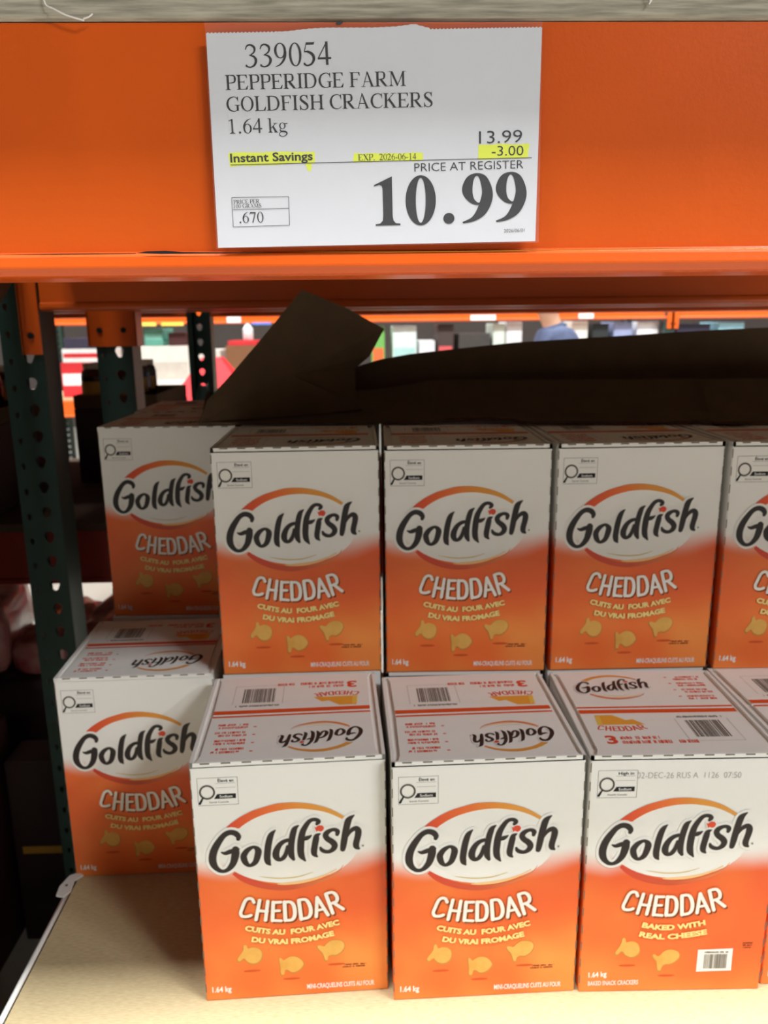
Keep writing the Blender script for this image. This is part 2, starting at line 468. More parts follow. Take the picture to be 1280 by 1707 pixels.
def carton_mat():
    mt = bpy.data.materials.new('carton_white_to_orange_print')
    mt.use_nodes = True
    nt = mt.node_tree
    N = nt.nodes.new
    K = nt.links.new
    b = nt.nodes['Principled BSDF']
    b.inputs['Roughness'].default_value = 0.5
    b.inputs['Specular IOR Level'].default_value = 0.35
    tc = N('ShaderNodeTexCoord')
    sp = N('ShaderNodeSeparateXYZ')
    K(tc.outputs['Object'], sp.inputs[0])
    n1 = N('ShaderNodeTexNoise')
    n1.inputs['Scale'].default_value = 9
    n1.inputs['Detail'].default_value = 2
    K(tc.outputs['Object'], n1.inputs['Vector'])
    def mth(op, a, bv):
        q = N('ShaderNodeMath')
        q.operation = op
        for i, v in enumerate((a, bv)):
            if isinstance(v, (int, float)):
                q.inputs[i].default_value = v
            else:
                K(v, q.inputs[i])
        return q.outputs[0]
    # upper border of the printed orange: a little higher towards the sides
    zz = mth('ADD', sp.outputs[2], mth('MULTIPLY', mth('SUBTRACT', n1.outputs['Fac'], 0.5), 0.05))
    x2 = mth('MULTIPLY', sp.outputs[0], sp.outputs[0])
    zz = mth('SUBTRACT', zz, mth('MULTIPLY', x2, 0.6))
    mr = N('ShaderNodeMapRange')
    mr.inputs['From Min'].default_value = 0.142
    mr.inputs['From Max'].default_value = 0.177
    mr.interpolation_type = 'SMOOTHSTEP'
    K(zz, mr.inputs['Value'])
    n2 = N('ShaderNodeTexNoise')
    n2.inputs['Scale'].default_value = 7
    n2.inputs['Detail'].default_value = 2
    mp = N('ShaderNodeMapping')
    mp.inputs['Location'].default_value = (0.35, 0.1, 0.2)
    K(tc.outputs['Object'], mp.inputs['Vector'])
    K(mp.outputs[0], n2.inputs['Vector'])
    low = mth('MULTIPLY', mth('SUBTRACT', 0.14, sp.outputs[2]), 2.2)
    ff = mth('ADD', n2.outputs['Fac'], low)
    r = N('ShaderNodeValToRGB')
    el = r.color_ramp.elements
    el[0].position = 0.42
    el[0].color = tuple(lin(v) for v in (233, 95, 44)) + (1,)
    el[1].position = 0.86
    el[1].color = tuple(lin(v) for v in (246, 152, 72)) + (1,)
    e = el.new(0.62)
    e.color = tuple(lin(v) for v in (238, 114, 50)) + (1,)
    K(ff, r.inputs['Fac'])
    mx = N('ShaderNodeMix')
    mx.data_type = 'RGBA'
    K(mr.outputs[0], mx.inputs['Factor'])
    K(r.outputs['Color'], mx.inputs[6])
    mx.inputs[7].default_value = tuple(lin(v) for v in (238, 237, 232)) + (1,)
    K(mx.outputs[2], b.inputs['Base Color'])
    return mt
M['carton'] = carton_mat()

# ------------------------------------------------------------------ setting
def plane(name, lo, hi, z, mt):
    mb = MB()
    mb.box((lo[0], lo[1], z - 0.1), (hi[0], hi[1], z), mt)
    return struct(mb.build(name))
M['floor'] = mat('polished_concrete', (166, 162, 150), 0.4, 0.4, nscale=2, rgb2=(152, 148, 138))
M['wall'] = mat('warehouse_wall', (70, 62, 58), 0.8, 0.2, noise=0.1, nscale=1)
plane('floor', (-16, -10), (16, 12), 0.0, M['floor'])
wb = MB()
wb.box((-16, 12.0, 0), (16, 12.2, 8.5), M['wall'])
struct(wb.build('wall_back'))

# ------------------------------------------------------------------ racks
POSTW = 0.077
def post_front(z1, mt):
    """perforated front face of an upright: teardrop holes every 2 inches"""
    mb = MB()
    pitch = 0.0508
    n = int(z1 / pitch)
    hw = POSTW / 2
    def hole(cx, cz, r, r2, drop):
        pts = []
        for k in range(12):
            a = 2 * math.pi * k / 12
            c, s = math.cos(a), math.sin(a)
            rr = r if s > -0.2 else r2
            pts.append((cx + rr * c, cz + (r * s if s > -0.2 else -drop + r2 * s)))
        return pts
    def cell(x0, x1, z0, z1_, hl, cx, cz):
        rp = []
        for k in range(12):
            a = 2 * math.pi * k / 12
            c, s = math.cos(a), math.sin(a)
            t = 1e9
            if c > 1e-6: t = min(t, (x1 - cx) / c)
            if c < -1e-6: t = min(t, (x0 - cx) / c)
            if s > 1e-6: t = min(t, (z1_ - cz) / s)
            if s < -1e-6: t = min(t, (z0 - cz) / s)
            rp.append((cx + c * t, cz + s * t))
        for k in range(12):
            j = (k + 1) % 12
            poly = [rp[k]]
            for X in (x0, x1):
                for Z in (z0, z1_):
                    a = math.atan2(Z - cz, X - cx) % (2 * math.pi)
                    if 2 * math.pi * k / 12 + 1e-6 < a < 2 * math.pi * (k + 1) / 12 - 1e-6:
                        poly.append((X, Z))
            poly += [rp[j], hl[j], hl[k]]
            mb.poly([(p[0], 0, p[1]) for p in poly], mt)
    for i in range(n):
        zb = i * pitch
        cz = zb + pitch / 2
        cell(-0.012, hw, zb, zb + pitch, hole(0.011, cz + 0.003, 0.0098, 0.006, 0.008), 0.011, cz)
        cell(-hw, -0.012, zb, zb + pitch, hole(-0.024, cz - 0.006, 0.0045, 0.003, 0.006), -0.024, cz)
    return mb.data('post_face')
POST_FACE = post_front(3.6, M['green'])
def post_sides(mt):
    mb = MB()
    hw = POSTW / 2
    for s in (-1, 1):
        mb.box((s * hw - 0.001, 0, 0), (s * hw + 0.001, 0.07, 3.6), mt)
        mb.box((s * hw - (0.016 if s > 0 else 0), 0.068, 0), (s * hw + (0.016 if s < 0 else 0), 0.07, 3.6), mt)
    mb.box((-hw - 0.02, -0.01, 0), (hw + 0.02, 0.085, 0.008), mt)
    return mb.data('post_channel')
POST_SIDE = post_sides(M['green'])
def upright(parent, x, y, back=False):
    p = obj('upright_post', POST_SIDE, parent)
    p.location = (x, y, 0)
    if back:
        p.rotation_euler = (0, 0, math.pi)
    f = obj('perforated_face', POST_FACE, p)
    solidify(f, 0.002)
    return p
def beam(parent, x0, x1, y, z0, z1, d=0.05, face=-1, step=True, mt=None):
    """box beam along x whose outer face looks to -y (face -1) or +y"""
    mt = mt or M['beam']
    s = face
    pr = [(0.0, z1), (0.0, z0 + 0.0150), (0.0045, z0 + 0.0135), (0.0055, z0 + 0.006), (0.0035, z0 + 0.001), (-0.002, z0), (-d, z0), (-d, z1)]
    mb = MB()
    n = len(pr)
    vs = []
    for x in (x0, x1):
        for (o, z) in pr:
            vs.append((x, y + s * o, z))
    fs = [tuple(range(n)), tuple(range(2 * n - 1, n - 1, -1))]
    for k in range(n):
        fs.append((k, (k + 1) % n, n + (k + 1) % n, n + k))
    mb.mesh(vs, fs, mt)
    o = mb.build('beam', parent, bevel=0.0012, seg=2)
    return o
def connector(parent, x, y, zt, zb, side, w=0.05, front=-1):
    mb = MB()
    mb.box((min(x, x + side * w), y - 0.005, zb), (max(x, x + side * w), y, zt), M['beam'])
    mb.box((x + side * w - 0.002, y - 0.005, zb), (x + side * w + 0.002, y + 0.045, zt), M['beam'])
    o = mb.build('connector_plate', parent)
    for zc in (zb + 0.035, zt - 0.04):
        b = MB()
        b.tube([(x + side * w * 0.5, y - 0.009, zc), (x + side * w * 0.5, y - 0.004, zc)], 0.006, M['ink'], 8)
        b.build('rivet', o)
    return o

BZ0, BZ1 = 1.4825, 1.6345
rk = thing('storage_rack', 'orange and dark green pallet rack holding the cracker cartons', 'rack', (0, 0, 0))
for x in (-0.6435, 1.86):
    upright(rk, x, 1.55)
    upright(rk, x, 0.625, True)
FB = beam(rk, -0.60, 1.82, 0.55, BZ0, BZ1)
FB.name = 'front_beam'
RB = beam(rk, -0.60, 1.82, 1.545, BZ0, BZ1, d=0.05)
connector(rk, -0.605, 1.549, BZ1, 1.402, -1, 0.035)
for y, f in ((0.60, -1), (1.545, -1)):
    beam(rk, -0.60, 1.82, y, 0.58, 0.712, face=f)
def brace(parent, x, pa, pb, mt):
    mb = MB()
    a, b = Vector((x, pa[0], pa[1])), Vector((x, pb[0], pb[1]))
    d = (b - a)
    L = d.length
    d.normalize()
    n = Vector((1, 0, 0))
    t = d.cross(n)
    R = Matrix(((n.x, d.x, t.x, a.x), (n.y, d.y, t.y, a.y), (n.z, d.z, t.z, a.z), (0, 0, 0, 1)))
    mb.box((-0.015, 0, -0.002), (0.015, L, 0.002), mt, R)
    mb.box((-0.017, 0, -0.02), (-0.013, L, 0.02), mt, R)
    mb.box((0.013, 0, -0.02), (0.017, L, 0.02), mt, R)
    return mb.build('brace', parent)
for x in (-0.6435, 1.86):
    brace(rk, x, (0.62, 0.96), (1.56, 1.60), M['green'])
    brace(rk, x, (0.62, 0.12), (1.56, 0.12), M['green'])
    brace(rk, x, (0.62, 2.24), (1.56, 1.60), M['green'])

# scuffs where paint is knocked off the front beam ledge
sc = MB()
yy = 0.5447
sc.poly([(-0.146, yy, 1.4979), (-0.139, yy, 1.4990), (-0.127, yy, 1.4993), (-0.116, yy, 1.4984), (-0.09, yy, 1.4979), (-0.05, yy, 1.4975), (-0.09, yy, 1.4972), (-0.13, yy, 1.4972)], M['ink'])
sc.poly([(-0.05, yy, 1.4978), (0.02, yy, 1.4974), (0.12, yy, 1.4975), (0.19, yy, 1.4979), (0.26, yy, 1.4978), (0.19, yy, 1.4974), (0.1, yy, 1.4970), (0.02, yy, 1.4970)], mat('ochre_dirt', (150, 108, 30), 0.8, 0.2))
sc.poly([(-0.25, yy, 1.4976), (-0.19, yy, 1.4980), (-0.146, yy, 1.4979), (-0.146, yy, 1.4974), (-0.2, yy, 1.4973)], M['ink'])
o = sc.build('paint_scuff', FB)
o.location = (0, 0.0002, -0.0005)

# left neighbour bay
for y in (0.55, 1.545):
    beam(rk, -3.10, -0.687, y, BZ0, BZ1)
upright(rk, -3.14, 1.55)
upright(rk, -3.14, 0.625, True)

# second rack, back to back
rk2 = thing('storage_rack', 'dark green and orange pallet rack standing back to back behind the first one', 'rack', (0, 0, 0))
for x in (-0.5465, 1.95, -3.05):
    upright(rk2, x, 1.80)
    upright(rk2, x, 2.82, True)
    brace(rk2, x, (1.83, 0.55), (2.80, 1.25), M['green'])
for (xa, xb) in ((-3.01, -0.585), (-0.508, 1.91)):
    for y in (1.80, 2.77):
        beam(rk2, xa, xb, y, BZ0, BZ1)
    beam(rk2, xa, xb, 1.80, 0.862, 0.99, mt=M['darkred'])
    beam(rk2, xa, xb, 2.77, 0.862, 0.99)
connector(rk2, -0.5465, 1.797, BZ1, 1.41, -1, 0.052)
connector(rk2, -0.5465, 1.797, BZ1, 1.41, 1, 0.052)
for i, (xa, xb, lb) in enumerate(((-3.0, -0.59, 'dark shelf board under the jars in the rack behind'), (-0.50, 1.90, 'shelf board of the rack behind hidden by the cartons'))):
    mb = MB()
    mb.box((xa, 1.876, 0.9905), (xb, 2.745, 1.009), M['darkboard'])
    mb.box((xa, 1.798, 0.9905), (xb, 1.876, 1.009), M['darkboard'])
    tag(mb.build('shelf_board'), lb, 'shelf board')

# far rack across the next aisle
rk3 = thing('storage_rack', 'bright orange rack across the far aisle full of colourful goods', 'rack', (0, 0, 0))
for x in (-5.0, -2.58, -0.14, 2.31, 4.75):
    upright(rk3, x, 6.0)
    upright(rk3, x, 7.0, True)
for k in range(4):
    xa = -4.96 + k * 2.445
    beam(rk3, xa, xa + 2.36, 6.0, 1.472, 1.62)
    beam(rk3, xa, xa + 2.36, 6.95, 1.472, 1.62)
    beam(rk3, xa, xa + 2.36, 6.0, 0.80, 0.92)
    beam(rk3, xa, xa + 2.36, 6.95, 0.80, 0.92)
    connector(rk3, xa + 2.36, 5.996, 1.62, 1.40, 1, 0.05)
    connector(rk3, xa, 5.996, 1.62, 1.40, -1, 0.05)
for k, lb in enumerate(('pale shelf board in the leftmost bay of the far rack', 'pale shelf board of the far rack under the red, cream and brown cartons', 'pale shelf board of the far rack under the goods beside the person', 'pale shelf board in the rightmost bay of the far rack')):
    mb = MB()
    mb.box((-4.95 + k * 2.445, 6.075, 0.9203), (-4.95 + k * 2.445 + 2.34, 6.92, 0.9400), M['deck'])
    tag(mb.build('shelf_board'), lb, 'shelf board')

# ------------------------------------------------------------------ pallets and loads above
def pallet(name, label, x0, x1, y0, y1, z):
    t = thing(name, label, 'pallet', ((x0 + x1) / 2, (y0 + y1) / 2, z))
    cx, cy = (x0 + x1) / 2, (y0 + y1) / 2
    def bd(nm, a, b):
        mb = MB()
        mb.box((a[0] - cx, a[1] - cy, a[2]), (b[0] - cx, b[1] - cy, b[2]), M['wood'])
        return mb.build(nm, t, bevel=0.003)
    for yb in (y0, (y0 + y1) / 2 - 0.05, y1 - 0.10):
        bd('bottom_board', (x0, yb, 0), (x1, yb + 0.10, 0.020))
    for xs in (x0, (x0 + x1) / 2 - 0.02, x1 - 0.04):
        bd('stringer', (xs, y0 + 0.002, 0.0202), (xs + 0.04, y1 - 0.002, 0.105))
    n = 7
    for k in range(n):
        ya = y0 + (y1 - y0 - 0.09) * k / (n - 1)
        bd('top_board', (x0, ya, 0.1052), (x1, ya + 0.09, 0.125))
    return t
PZ = BZ1 + 0.0005
pallet('wooden_pallet', 'weathered grey wooden pallet on the orange front beam', -0.55, 0.60, 0.548, 1.60, PZ)
pallet('wooden_pallet', 'second wooden pallet out of sight at the right on the rack', 0.64, 1.80, 0.548, 1.60, PZ)
def load(label, x0, x1, y0, y1, z, nx, nz, h, base=0.0):
    """cartons stacked as one wrapped load"""
    t = thing('pallet_load', label, 'carton load', ((x0 + x1) / 2, (y0 + y1) / 2, z))
    w, d = (x1 - x0) / nx, y1 - y0
    if base:
        mb = MB()
        mb.box((-(x1 - x0) / 2, -d / 2, 0), ((x1 - x0) / 2, d / 2, base - 0.001), M['wood'])
        mb.build('pallet_base', t)
    mb = MB()
    mb.box((-w / 2 + 0.002, -d / 2, 0), (w / 2 - 0.002, d / 2, h - 0.004), M['kraft'])
    first = mb.build('carton', t, bevel=0.004)
    for r in range(nz):
        for c in range(nx):
            o = first if r == c == 0 else obj('carton', first.data, t)
            o.location = (-(x1 - x0) / 2 + (c + 0.5) * w, 0, base + r * h)
    return t
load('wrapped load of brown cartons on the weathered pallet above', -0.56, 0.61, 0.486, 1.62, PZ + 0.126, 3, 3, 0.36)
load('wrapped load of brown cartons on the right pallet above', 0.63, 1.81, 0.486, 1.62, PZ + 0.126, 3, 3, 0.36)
load('unseen brown carton load added above the left neighbour bay to block light', -3.08, -0.71, 0.486, 1.62, PZ, 3, 3, 0.40)  # out of view, added to stop lamp light from high left
load('unseen brown carton stack added in the left neighbour bay to block side light', -2.9, -0.80, 0.66, 1.36, 0.0005, 3, 4, 0.34)  # out of view, added to keep side light off the shelf
load('unseen brown carton load added above the left bay of the rack behind to block light', -3.0, -0.62, 1.79, 2.80, PZ, 4, 3, 0.33, base=0.12)  # out of view, added to shut out the far-aisle lamps
load('unseen brown carton load added above the right bay of the rack behind to block light', -0.48, 1.9, 1.79, 2.80, PZ, 4, 3, 0.33, base=0.12)  # likewise unseen and added against the far-aisle lamps
# frayed white strap ends hanging over the pallet edge
def strand(pts, label):
    mb = MB()
    mb.tube([spline([(p[0], p[1], p[2]) for p in pts], 5)[k] for k in range((len(pts) - 1) * 5 + 1)], 0.00055, M['white'], 6)
    return tag(mb.build('plastic_strand', smooth=True), label, 'strand')
ys = 0.5455
strand([(-0.1895, ys, 1.651), (-0.189, ys, 1.643), (-0.184, ys - .001, 1.640), (-0.176, ys - .001, 1.6362), (-0.166, ys - .001, 1.6335)], 'long frayed white plastic strand hanging from the left of the pallet board')
strand([(-0.1665, ys - .001, 1.6345), (-0.163, ys - .001, 1.6355), (-0.1605, ys - .001, 1.6372)], 'short curled white strand end by the pallet board')
strand([(0.181, ys, 1.651), (0.1835, ys, 1.645), (0.183, ys, 1.6425), (0.186, ys, 1.6475)], 'tiny white strand tuft at the right of the pallet board')

# ------------------------------------------------------------------ shelf board with the cartons
DZ = 0.7324
mb = MB()
mb.box((-0.392, 0.556, DZ - 0.02), (1.80, 1.545, DZ), M['deck'])
tag(mb.build('shelf_board', bevel=0.0015), 'pale wooden shelf board under the stacked cracker cartons', 'shelf board')
et = thing('edge_trim', 'white plastic edge strip with clip along the left side of the shelf board', 'edge strip', (-0.396, 0.7, DZ))
mb = MB()
mb.tube([(0, 0.0, 0.0005), (0, 0.215, 0.0005)], 0.0032, M['white'], 8)
mb.build('strip', et, smooth=True)
mb = MB()
pts = [(-0.010, 0.188), (-0.012, 0.205), (-0.006, 0.226), (0.004, 0.232), (0.012, 0.226), (0.004, 0.216), (0.006, 0.196), (0.0, 0.185)]
for zz in (0.0036, 0.0056):
    mb.poly([(x, y, zz) for x, y in pts], M['white'])
n = len(pts)
for k in range(n):
    a, b = pts[k], pts[(k + 1) % n]
    mb.poly([(a[0], a[1], 0.0036), (b[0], b[1], 0.0036), (b[0], b[1], 0.0056), (a[0], a[1], 0.0056)], M['white'])
cl = mb.build('clip', et)
mb = MB()
mb.tube([(-0.003, 0.206, 0.0055), (-0.003, 0.206, 0.0066)], 0.0016, M['dkgrey'], 8)
mb.build('rivet', cl)

# ------------------------------------------------------------------ cracker carton
CW, CD, CH_ = 0.199, 0.197, 0.2889
LOGO = [[[45.1,199.9,3.45],[45.5,202.9,5.01],[42.9,206.5,5.64],[38.3,208.2,5.32],[34.1,207.4,5.17],[29.9,204.4,5.17],[25.9,199.2,5.96],[22.0,193.0,6.76],[18.8,185.9,7.24],[17.3,178.6,7.41],[17.8,172.3,6.95],[20.2,167.2,5.38],[24.0,163.5,3.96],[28.0,162.5,3.33],[31.9,163.8,3.96],[35.3,166.9,5.22],[38.5,171.8,6.32],[40.5,178.2,7.25],[41.4,183.6,7.72],[41.7,187.9,6.61]],[[27.1,185.1,0.94],[30.7,183.8,3.47],[36.1,185.5,4.57],[41.5,187.0,4.09],[44.2,187.9,2.67]],[[49.6,178.0,6.15],[51.2,171.6,5.53],[55.4,167.6,3.16],[61.4,171.3,5.21],[64.6,180.4,6.3],[64.8,185.8,5.98],[60.6,189.5,2.83],[54.5,186.5,4.56],[50.9,182.0,5.67],[49.6,178.0,6.15]],[[83.6,207.8,0.78],[80.7,204.8,3.91],[78.6,201.2,5.48],[76.7,194.6,6.12],[75.3,187.4,6.29],[74.4,180.2,6.3],[74.0,174.7,6.15],[74.9,170.1,5.37],[76.8,167.2,1.58]],[[108.0,212.1,0.78],[104.6,209.2,4.3],[102.9,205.6,5.63],[101.1,198.5,5.95],[99.8,190.5,5.97],[99.2,182.3,5.98],[99.6,176.9,5.67],[101.5,172.3,2.84]],[[96.6,195.5,3.45],[92.0,194.0,3.92],[87.6,190.3,4.87],[84.2,184.0,6.13],[83.2,178.2,6.62],[84.9,174.0,5.2],[88.1,172.8,3.63],[91.5,175.3,4.26],[94.2,180.6,3.94],[96.0,187.8,3.14]],[[127.6,213.0,3.12],[129.1,215.6,4.21],[126.8,217.8,3.58],[122.9,218.1,3.43],[119.2,216.0,4.05],[115.7,211.2,4.84],[112.3,204.5,5.79],[110.5,196.5,6.58],[109.6,188.4,6.75],[109.3,181.2,6.45],[110.3,175.3,5.83],[113.7,169.7,1.1]],[[113.1,195.6,3.13],[116.1,196.7,4.39],[119.1,198.1,2.82],[121.1,199.6,0.63]],[[130.2,201.0,0.78],[126.9,198.9,4.7],[125.7,194.4,5.96],[124.3,187.2,5.97],[123.3,180.9,5.98],[123.8,176.8,5.04],[126.2,174.1,1.58]],[[148.1,199.1,3.13],[148.6,202.7,4.53],[145.9,204.9,3.44],[142.0,204.6,3.44],[137.9,202.2,4.85],[136.0,198.7,5.48],[137.8,194.6,5.48],[142.4,190.9,5.96],[145.1,186.8,5.97],[143.9,182.3,5.19],[139.5,179.2,3.62],[134.7,179.6,3.78],[131.4,181.8,3.62],[130.3,184.4,1.89]],[[166.2,220.7,0.78],[162.9,218.2,3.89],[160.2,214.7,6.23],[158.4,208.0,6.4],[156.8,200.0,6.41],[155.3,191.1,6.27],[154.3,184.8,5.65],[153.6,181.0,4.72]],[[158.0,195.5,2.35],[161.0,200.8,3.44],[164.6,204.1,4.22],[168.4,205.1,5.15],[170.4,202.0,6.25],[170.0,196.6,6.1],[168.6,190.8,5.96],[167.7,185.8,5.96],[168.6,182.7,5.18],[170.5,181.0,2.2]]]
TB_O = [(33.3, 213.9), (38.8, 218.7), (47.8, 225.1), (58.3, 230.6), (65.9, 233.5), (84.1, 238.4), (95.6, 239.3), (105.7, 239.1), (118.9, 237.2), (130.9, 233.9), (142.9, 228.8), (156.1, 220.1)]
TB_I = [(46.7, 212.2), (51.5, 216.1), (60.5, 221.7), (70.1, 225.9), (81.7, 229.2), (93.2, 231.2), (107.9, 231.7), (119.5, 230.2), (131.4, 227.7), (143.5, 223.0), (154.5, 216.6)]
REDB = [(38.1, 159.8, 3.17), (46.0, 153.4, 4.76), (55.8, 147.6, 5.4), (67.3, 142.8, 5.25), (78.6, 139.8, 4.77), (91.4, 138.1, 4.14), (107.2, 139.2, 3.5), (122.8, 142.5, 2.86), (138.2, 147.7, 2.06), (148.7, 154.9, 1.11), (153.6, 162.1, 0.32)]
TANB = [(83.1, 143.2, 0.79), (91.1, 143.0, 2.38), (106.9, 143.8, 3.02), (122.5, 146.7, 2.54), (136.3, 151.5, 1.74), (146.9, 157.7, 0.79)]
YELB = [(65.0, 153.4, 0.32), (79.4, 150.6, 1.11), (90.6, 149.7, 1.11), (106.3, 150.7, 1.11), (121.8, 155.4, 0.48)]
RFISH = [(134.7, 208.1), (132.9, 210.8), (129.7, 211.3), (127.5, 210.3), (126.4, 208.9), (124.6, 209.5), (125.4, 206.9), (126.6, 203.5), (128.1, 204.9), (131.2, 203.6), (133.7, 205.2)]
ELL = [(170.7, 191.6), (170.9, 185.7), (169.8, 179.9), (167.5, 174.2), (163.9, 168.7), (159.2, 163.6), (153.4, 158.9), (146.6, 154.7), (139.0, 151.1), (130.6, 148.1), (121.6, 145.9), (112.2, 144.3), (102.5, 143.6), (92.7, 143.6), (83.0, 144.4), (73.6, 146.0), (64.5, 148.3), (56.1, 151.3), (48.3, 155.0), (41.4, 159.2), (35.5, 164.0), (30.7, 169.2), (27.0, 174.6), (24.5, 180.4), (23.3, 186.2), (23.4, 192.1), (24.7, 197.9), (27.2, 203.5), (30.9, 208.9), (35.8, 213.9), (41.6, 218.5), (48.4, 222.5), (56.1, 226.0), (64.4, 228.8), (73.2, 231.0), (82.4, 232.5), (91.9, 233.2), (101.4, 233.1), (110.9, 232.3), (120.2, 230.8), (129.0, 228.6), (137.4, 225.7), (145.0, 222.1), (151.9, 218.0), (157.9, 213.4), (162.8, 208.4), (166.6, 203.0), (169.3, 197.4)]
CHED = [[[57.6,122.8,3.8],[55.9,127.0,3.79],[52.0,128.0,3.79],[48.2,125.0,3.8],[44.7,116.3,3.8],[42.9,111.0,3.81],[43.8,107.1,3.81],[46.9,105.9,3.81],[50.4,106.0,3.81],[53.6,107.2,3.81]],[[63.8,125.2,3.99],[58.7,101.3,4.02]],[[72.3,123.3,4.0],[68.8,99.9,4.02]],[[61.0,112.4,3.61],[71.1,110.8,3.61]],[[78.0,121.7,4.2],[76.2,98.9,4.22]],[[78.1,121.4,3.6],[85.9,121.3,3.6]],[[76.6,110.9,3.41],[84.1,110.8,3.41]],[[75.9,99.2,3.62],[85.5,98.1,3.62]],[[89.9,121.2,4.4],[90.0,98.3,4.42]],[[89.9,120.9,3.6],[95.9,120.8,3.8],[99.3,116.9,4.4],[100.5,109.2,4.41],[99.6,102.2,4.42],[96.5,98.5,3.82],[90.0,98.3,3.62]],[[105.2,122.0,4.39],[107.0,98.5,4.42]],[[105.2,122.5,3.59],[111.7,122.8,3.79],[115.2,118.9,4.4],[117.4,111.2,4.4],[116.9,104.0,4.41],[113.9,100.0,3.81],[107.0,98.7,3.62]],[[124.7,124.5,3.99],[123.1,100.5,4.01]],[[124.7,124.5,3.99],[135.8,102.0,4.21]],[[124.3,108.2,3.21],[131.2,109.4,3.2]],[[134.2,127.8,4.38],[141.0,103.7,4.21]],[[134.1,128.2,3.59],[140.5,129.7,3.78],[144.4,127.0,4.18],[146.2,122.1,4.19],[144.8,117.7,3.99],[138.4,115.7,3.4]],[[142.1,116.6,4.0],[152.3,108.2,4.2]]]
FISHES = [[(63.7, 53.7), (63.2, 60.2), (59.2, 64.7), (52.8, 66.2), (48.2, 64.7), (46.9, 69.0), (44.8, 70.5), (43.1, 68.3), (42.7, 63.2), (39.4, 57.6), (35.9, 52.7), (35.6, 48.8), (37.9, 47.3), (41.3, 50.3), (43.5, 50.8), (46.6, 46.6), (51.9, 43.6), (57.9, 44.4), (61.9, 48.0)],
 [(108.6, 40.3), (105.1, 47.1), (99.2, 51.2), (93.2, 51.4), (88.1, 48.5), (85.3, 46.8), (82.7, 50.2), (80.5, 50.0), (80.6, 44.5), (81.4, 37.9), (81.5, 30.0), (82.5, 26.3), (85.3, 27.1), (86.5, 32.2), (89.3, 33.1), (95.2, 29.2), (101.9, 31.0), (106.7, 35.9)],
 [(153.5, 61.7), (150.9, 67.1), (144.8, 69.2), (138.2, 68.7), (133.1, 65.2), (129.7, 61.5), (124.8, 63.0), (122.0, 62.1), (123.1, 58.2), (127.3, 52.6), (129.4, 46.5), (130.9, 41.5), (133.4, 41.9), (134.2, 46.1), (137.7, 48.5), (143.3, 48.0), (148.9, 51.5), (152.5, 56.5)]]
GFISH = [[(65.1, 54.0), (62.8, 61.3), (56.9, 65.2), (51.4, 64.5), (48.9, 64.0), (47.9, 68.8), (46.0, 70.3), (44.1, 68.9), (43.4, 62.9), (40.7, 56.9), (37.5, 51.5), (37.2, 47.3), (40.3, 47.2), (43.1, 50.8), (45.7, 50.7), (49.5, 45.8), (55.8, 43.0), (61.8, 45.0), (64.8, 49.2)],
 [(109.6, 47.0), (106.0, 51.9), (98.7, 54.3), (91.8, 52.2), (87.1, 46.9), (84.1, 45.1), (79.9, 48.2), (78.2, 46.5), (79.8, 42.2), (83.1, 37.8), (84.0, 31.7), (85.5, 25.0), (88.6, 24.9), (89.8, 29.8), (93.1, 33.4), (99.2, 33.9), (105.0, 37.4), (108.8, 42.2)]]

CHED = [[(x, y, w * 0.88) for x, y, w in s_] for s_ in CHED]
LAY = 0.00012
def face_map(layer):
    """front face millimetres -> carton local metres (front plane y = -CD/2)"""
    y = -CD / 2 - LAY * layer
    return lambda p: ((p[0] - 100) * 0.000995, y, p[1] * 0.001 - 0.0001)
def area2(q):
    return sum(a[0] * b[1] - b[0] * a[1] for a, b in zip(q, q[1:] + q[:1]))
def union(polys):
    """overlapping flat polygons -> triangles that do not overlap"""
    vs, fs = [], []
    for q in polys:
        q = [(p[0], p[1]) for p in q]
        parts = [q] if len(q) != 4 else [[q[0], q[1], q[2]], [q[0], q[2], q[3]]]
        for t in parts:
            a = area2(t)
            if abs(a) < 1e-5:
                continue
            if a < 0:
                t = t[::-1]
            k = len(vs)
            vs += [Vector(p) for p in t]
            fs.append(list(range(k, k + len(t))))
    ov, oe, of, _, _, off = delaunay_2d_cdt(vs, [], fs, 1, 1e-4)
    return [[(ov[i].x, ov[i].y) for i in f] for f, o_ in zip(of, off) if o_]
def put(mb, polys, mp, mt):
    if not polys:
        return
    if len(polys) > 1:
        polys = union(polys)
    idx = {}
    vs, fs = [], []
    for q in polys:
        f = []
        for p in q:
            k = (round(p[0], 5), round(p[1], 5))
            if k not in idx:
                idx[k] = len(vs)
                vs.append(mp(p))
            f.append(idx[k])
        if len(set(f)) > 2:
            fs.append(tuple(dict.fromkeys(f)))
    mb.mesh(vs, fs, mt)
def put_strokes(mb, strokes, mp, mt, tf=None, **kw):
    ps = [q for s_ in strokes for q in stroke(s_, **kw)]
    if tf:
        ps = [[tf(p) for p in q] for q in ps]
    put(mb, ps, mp, mt)
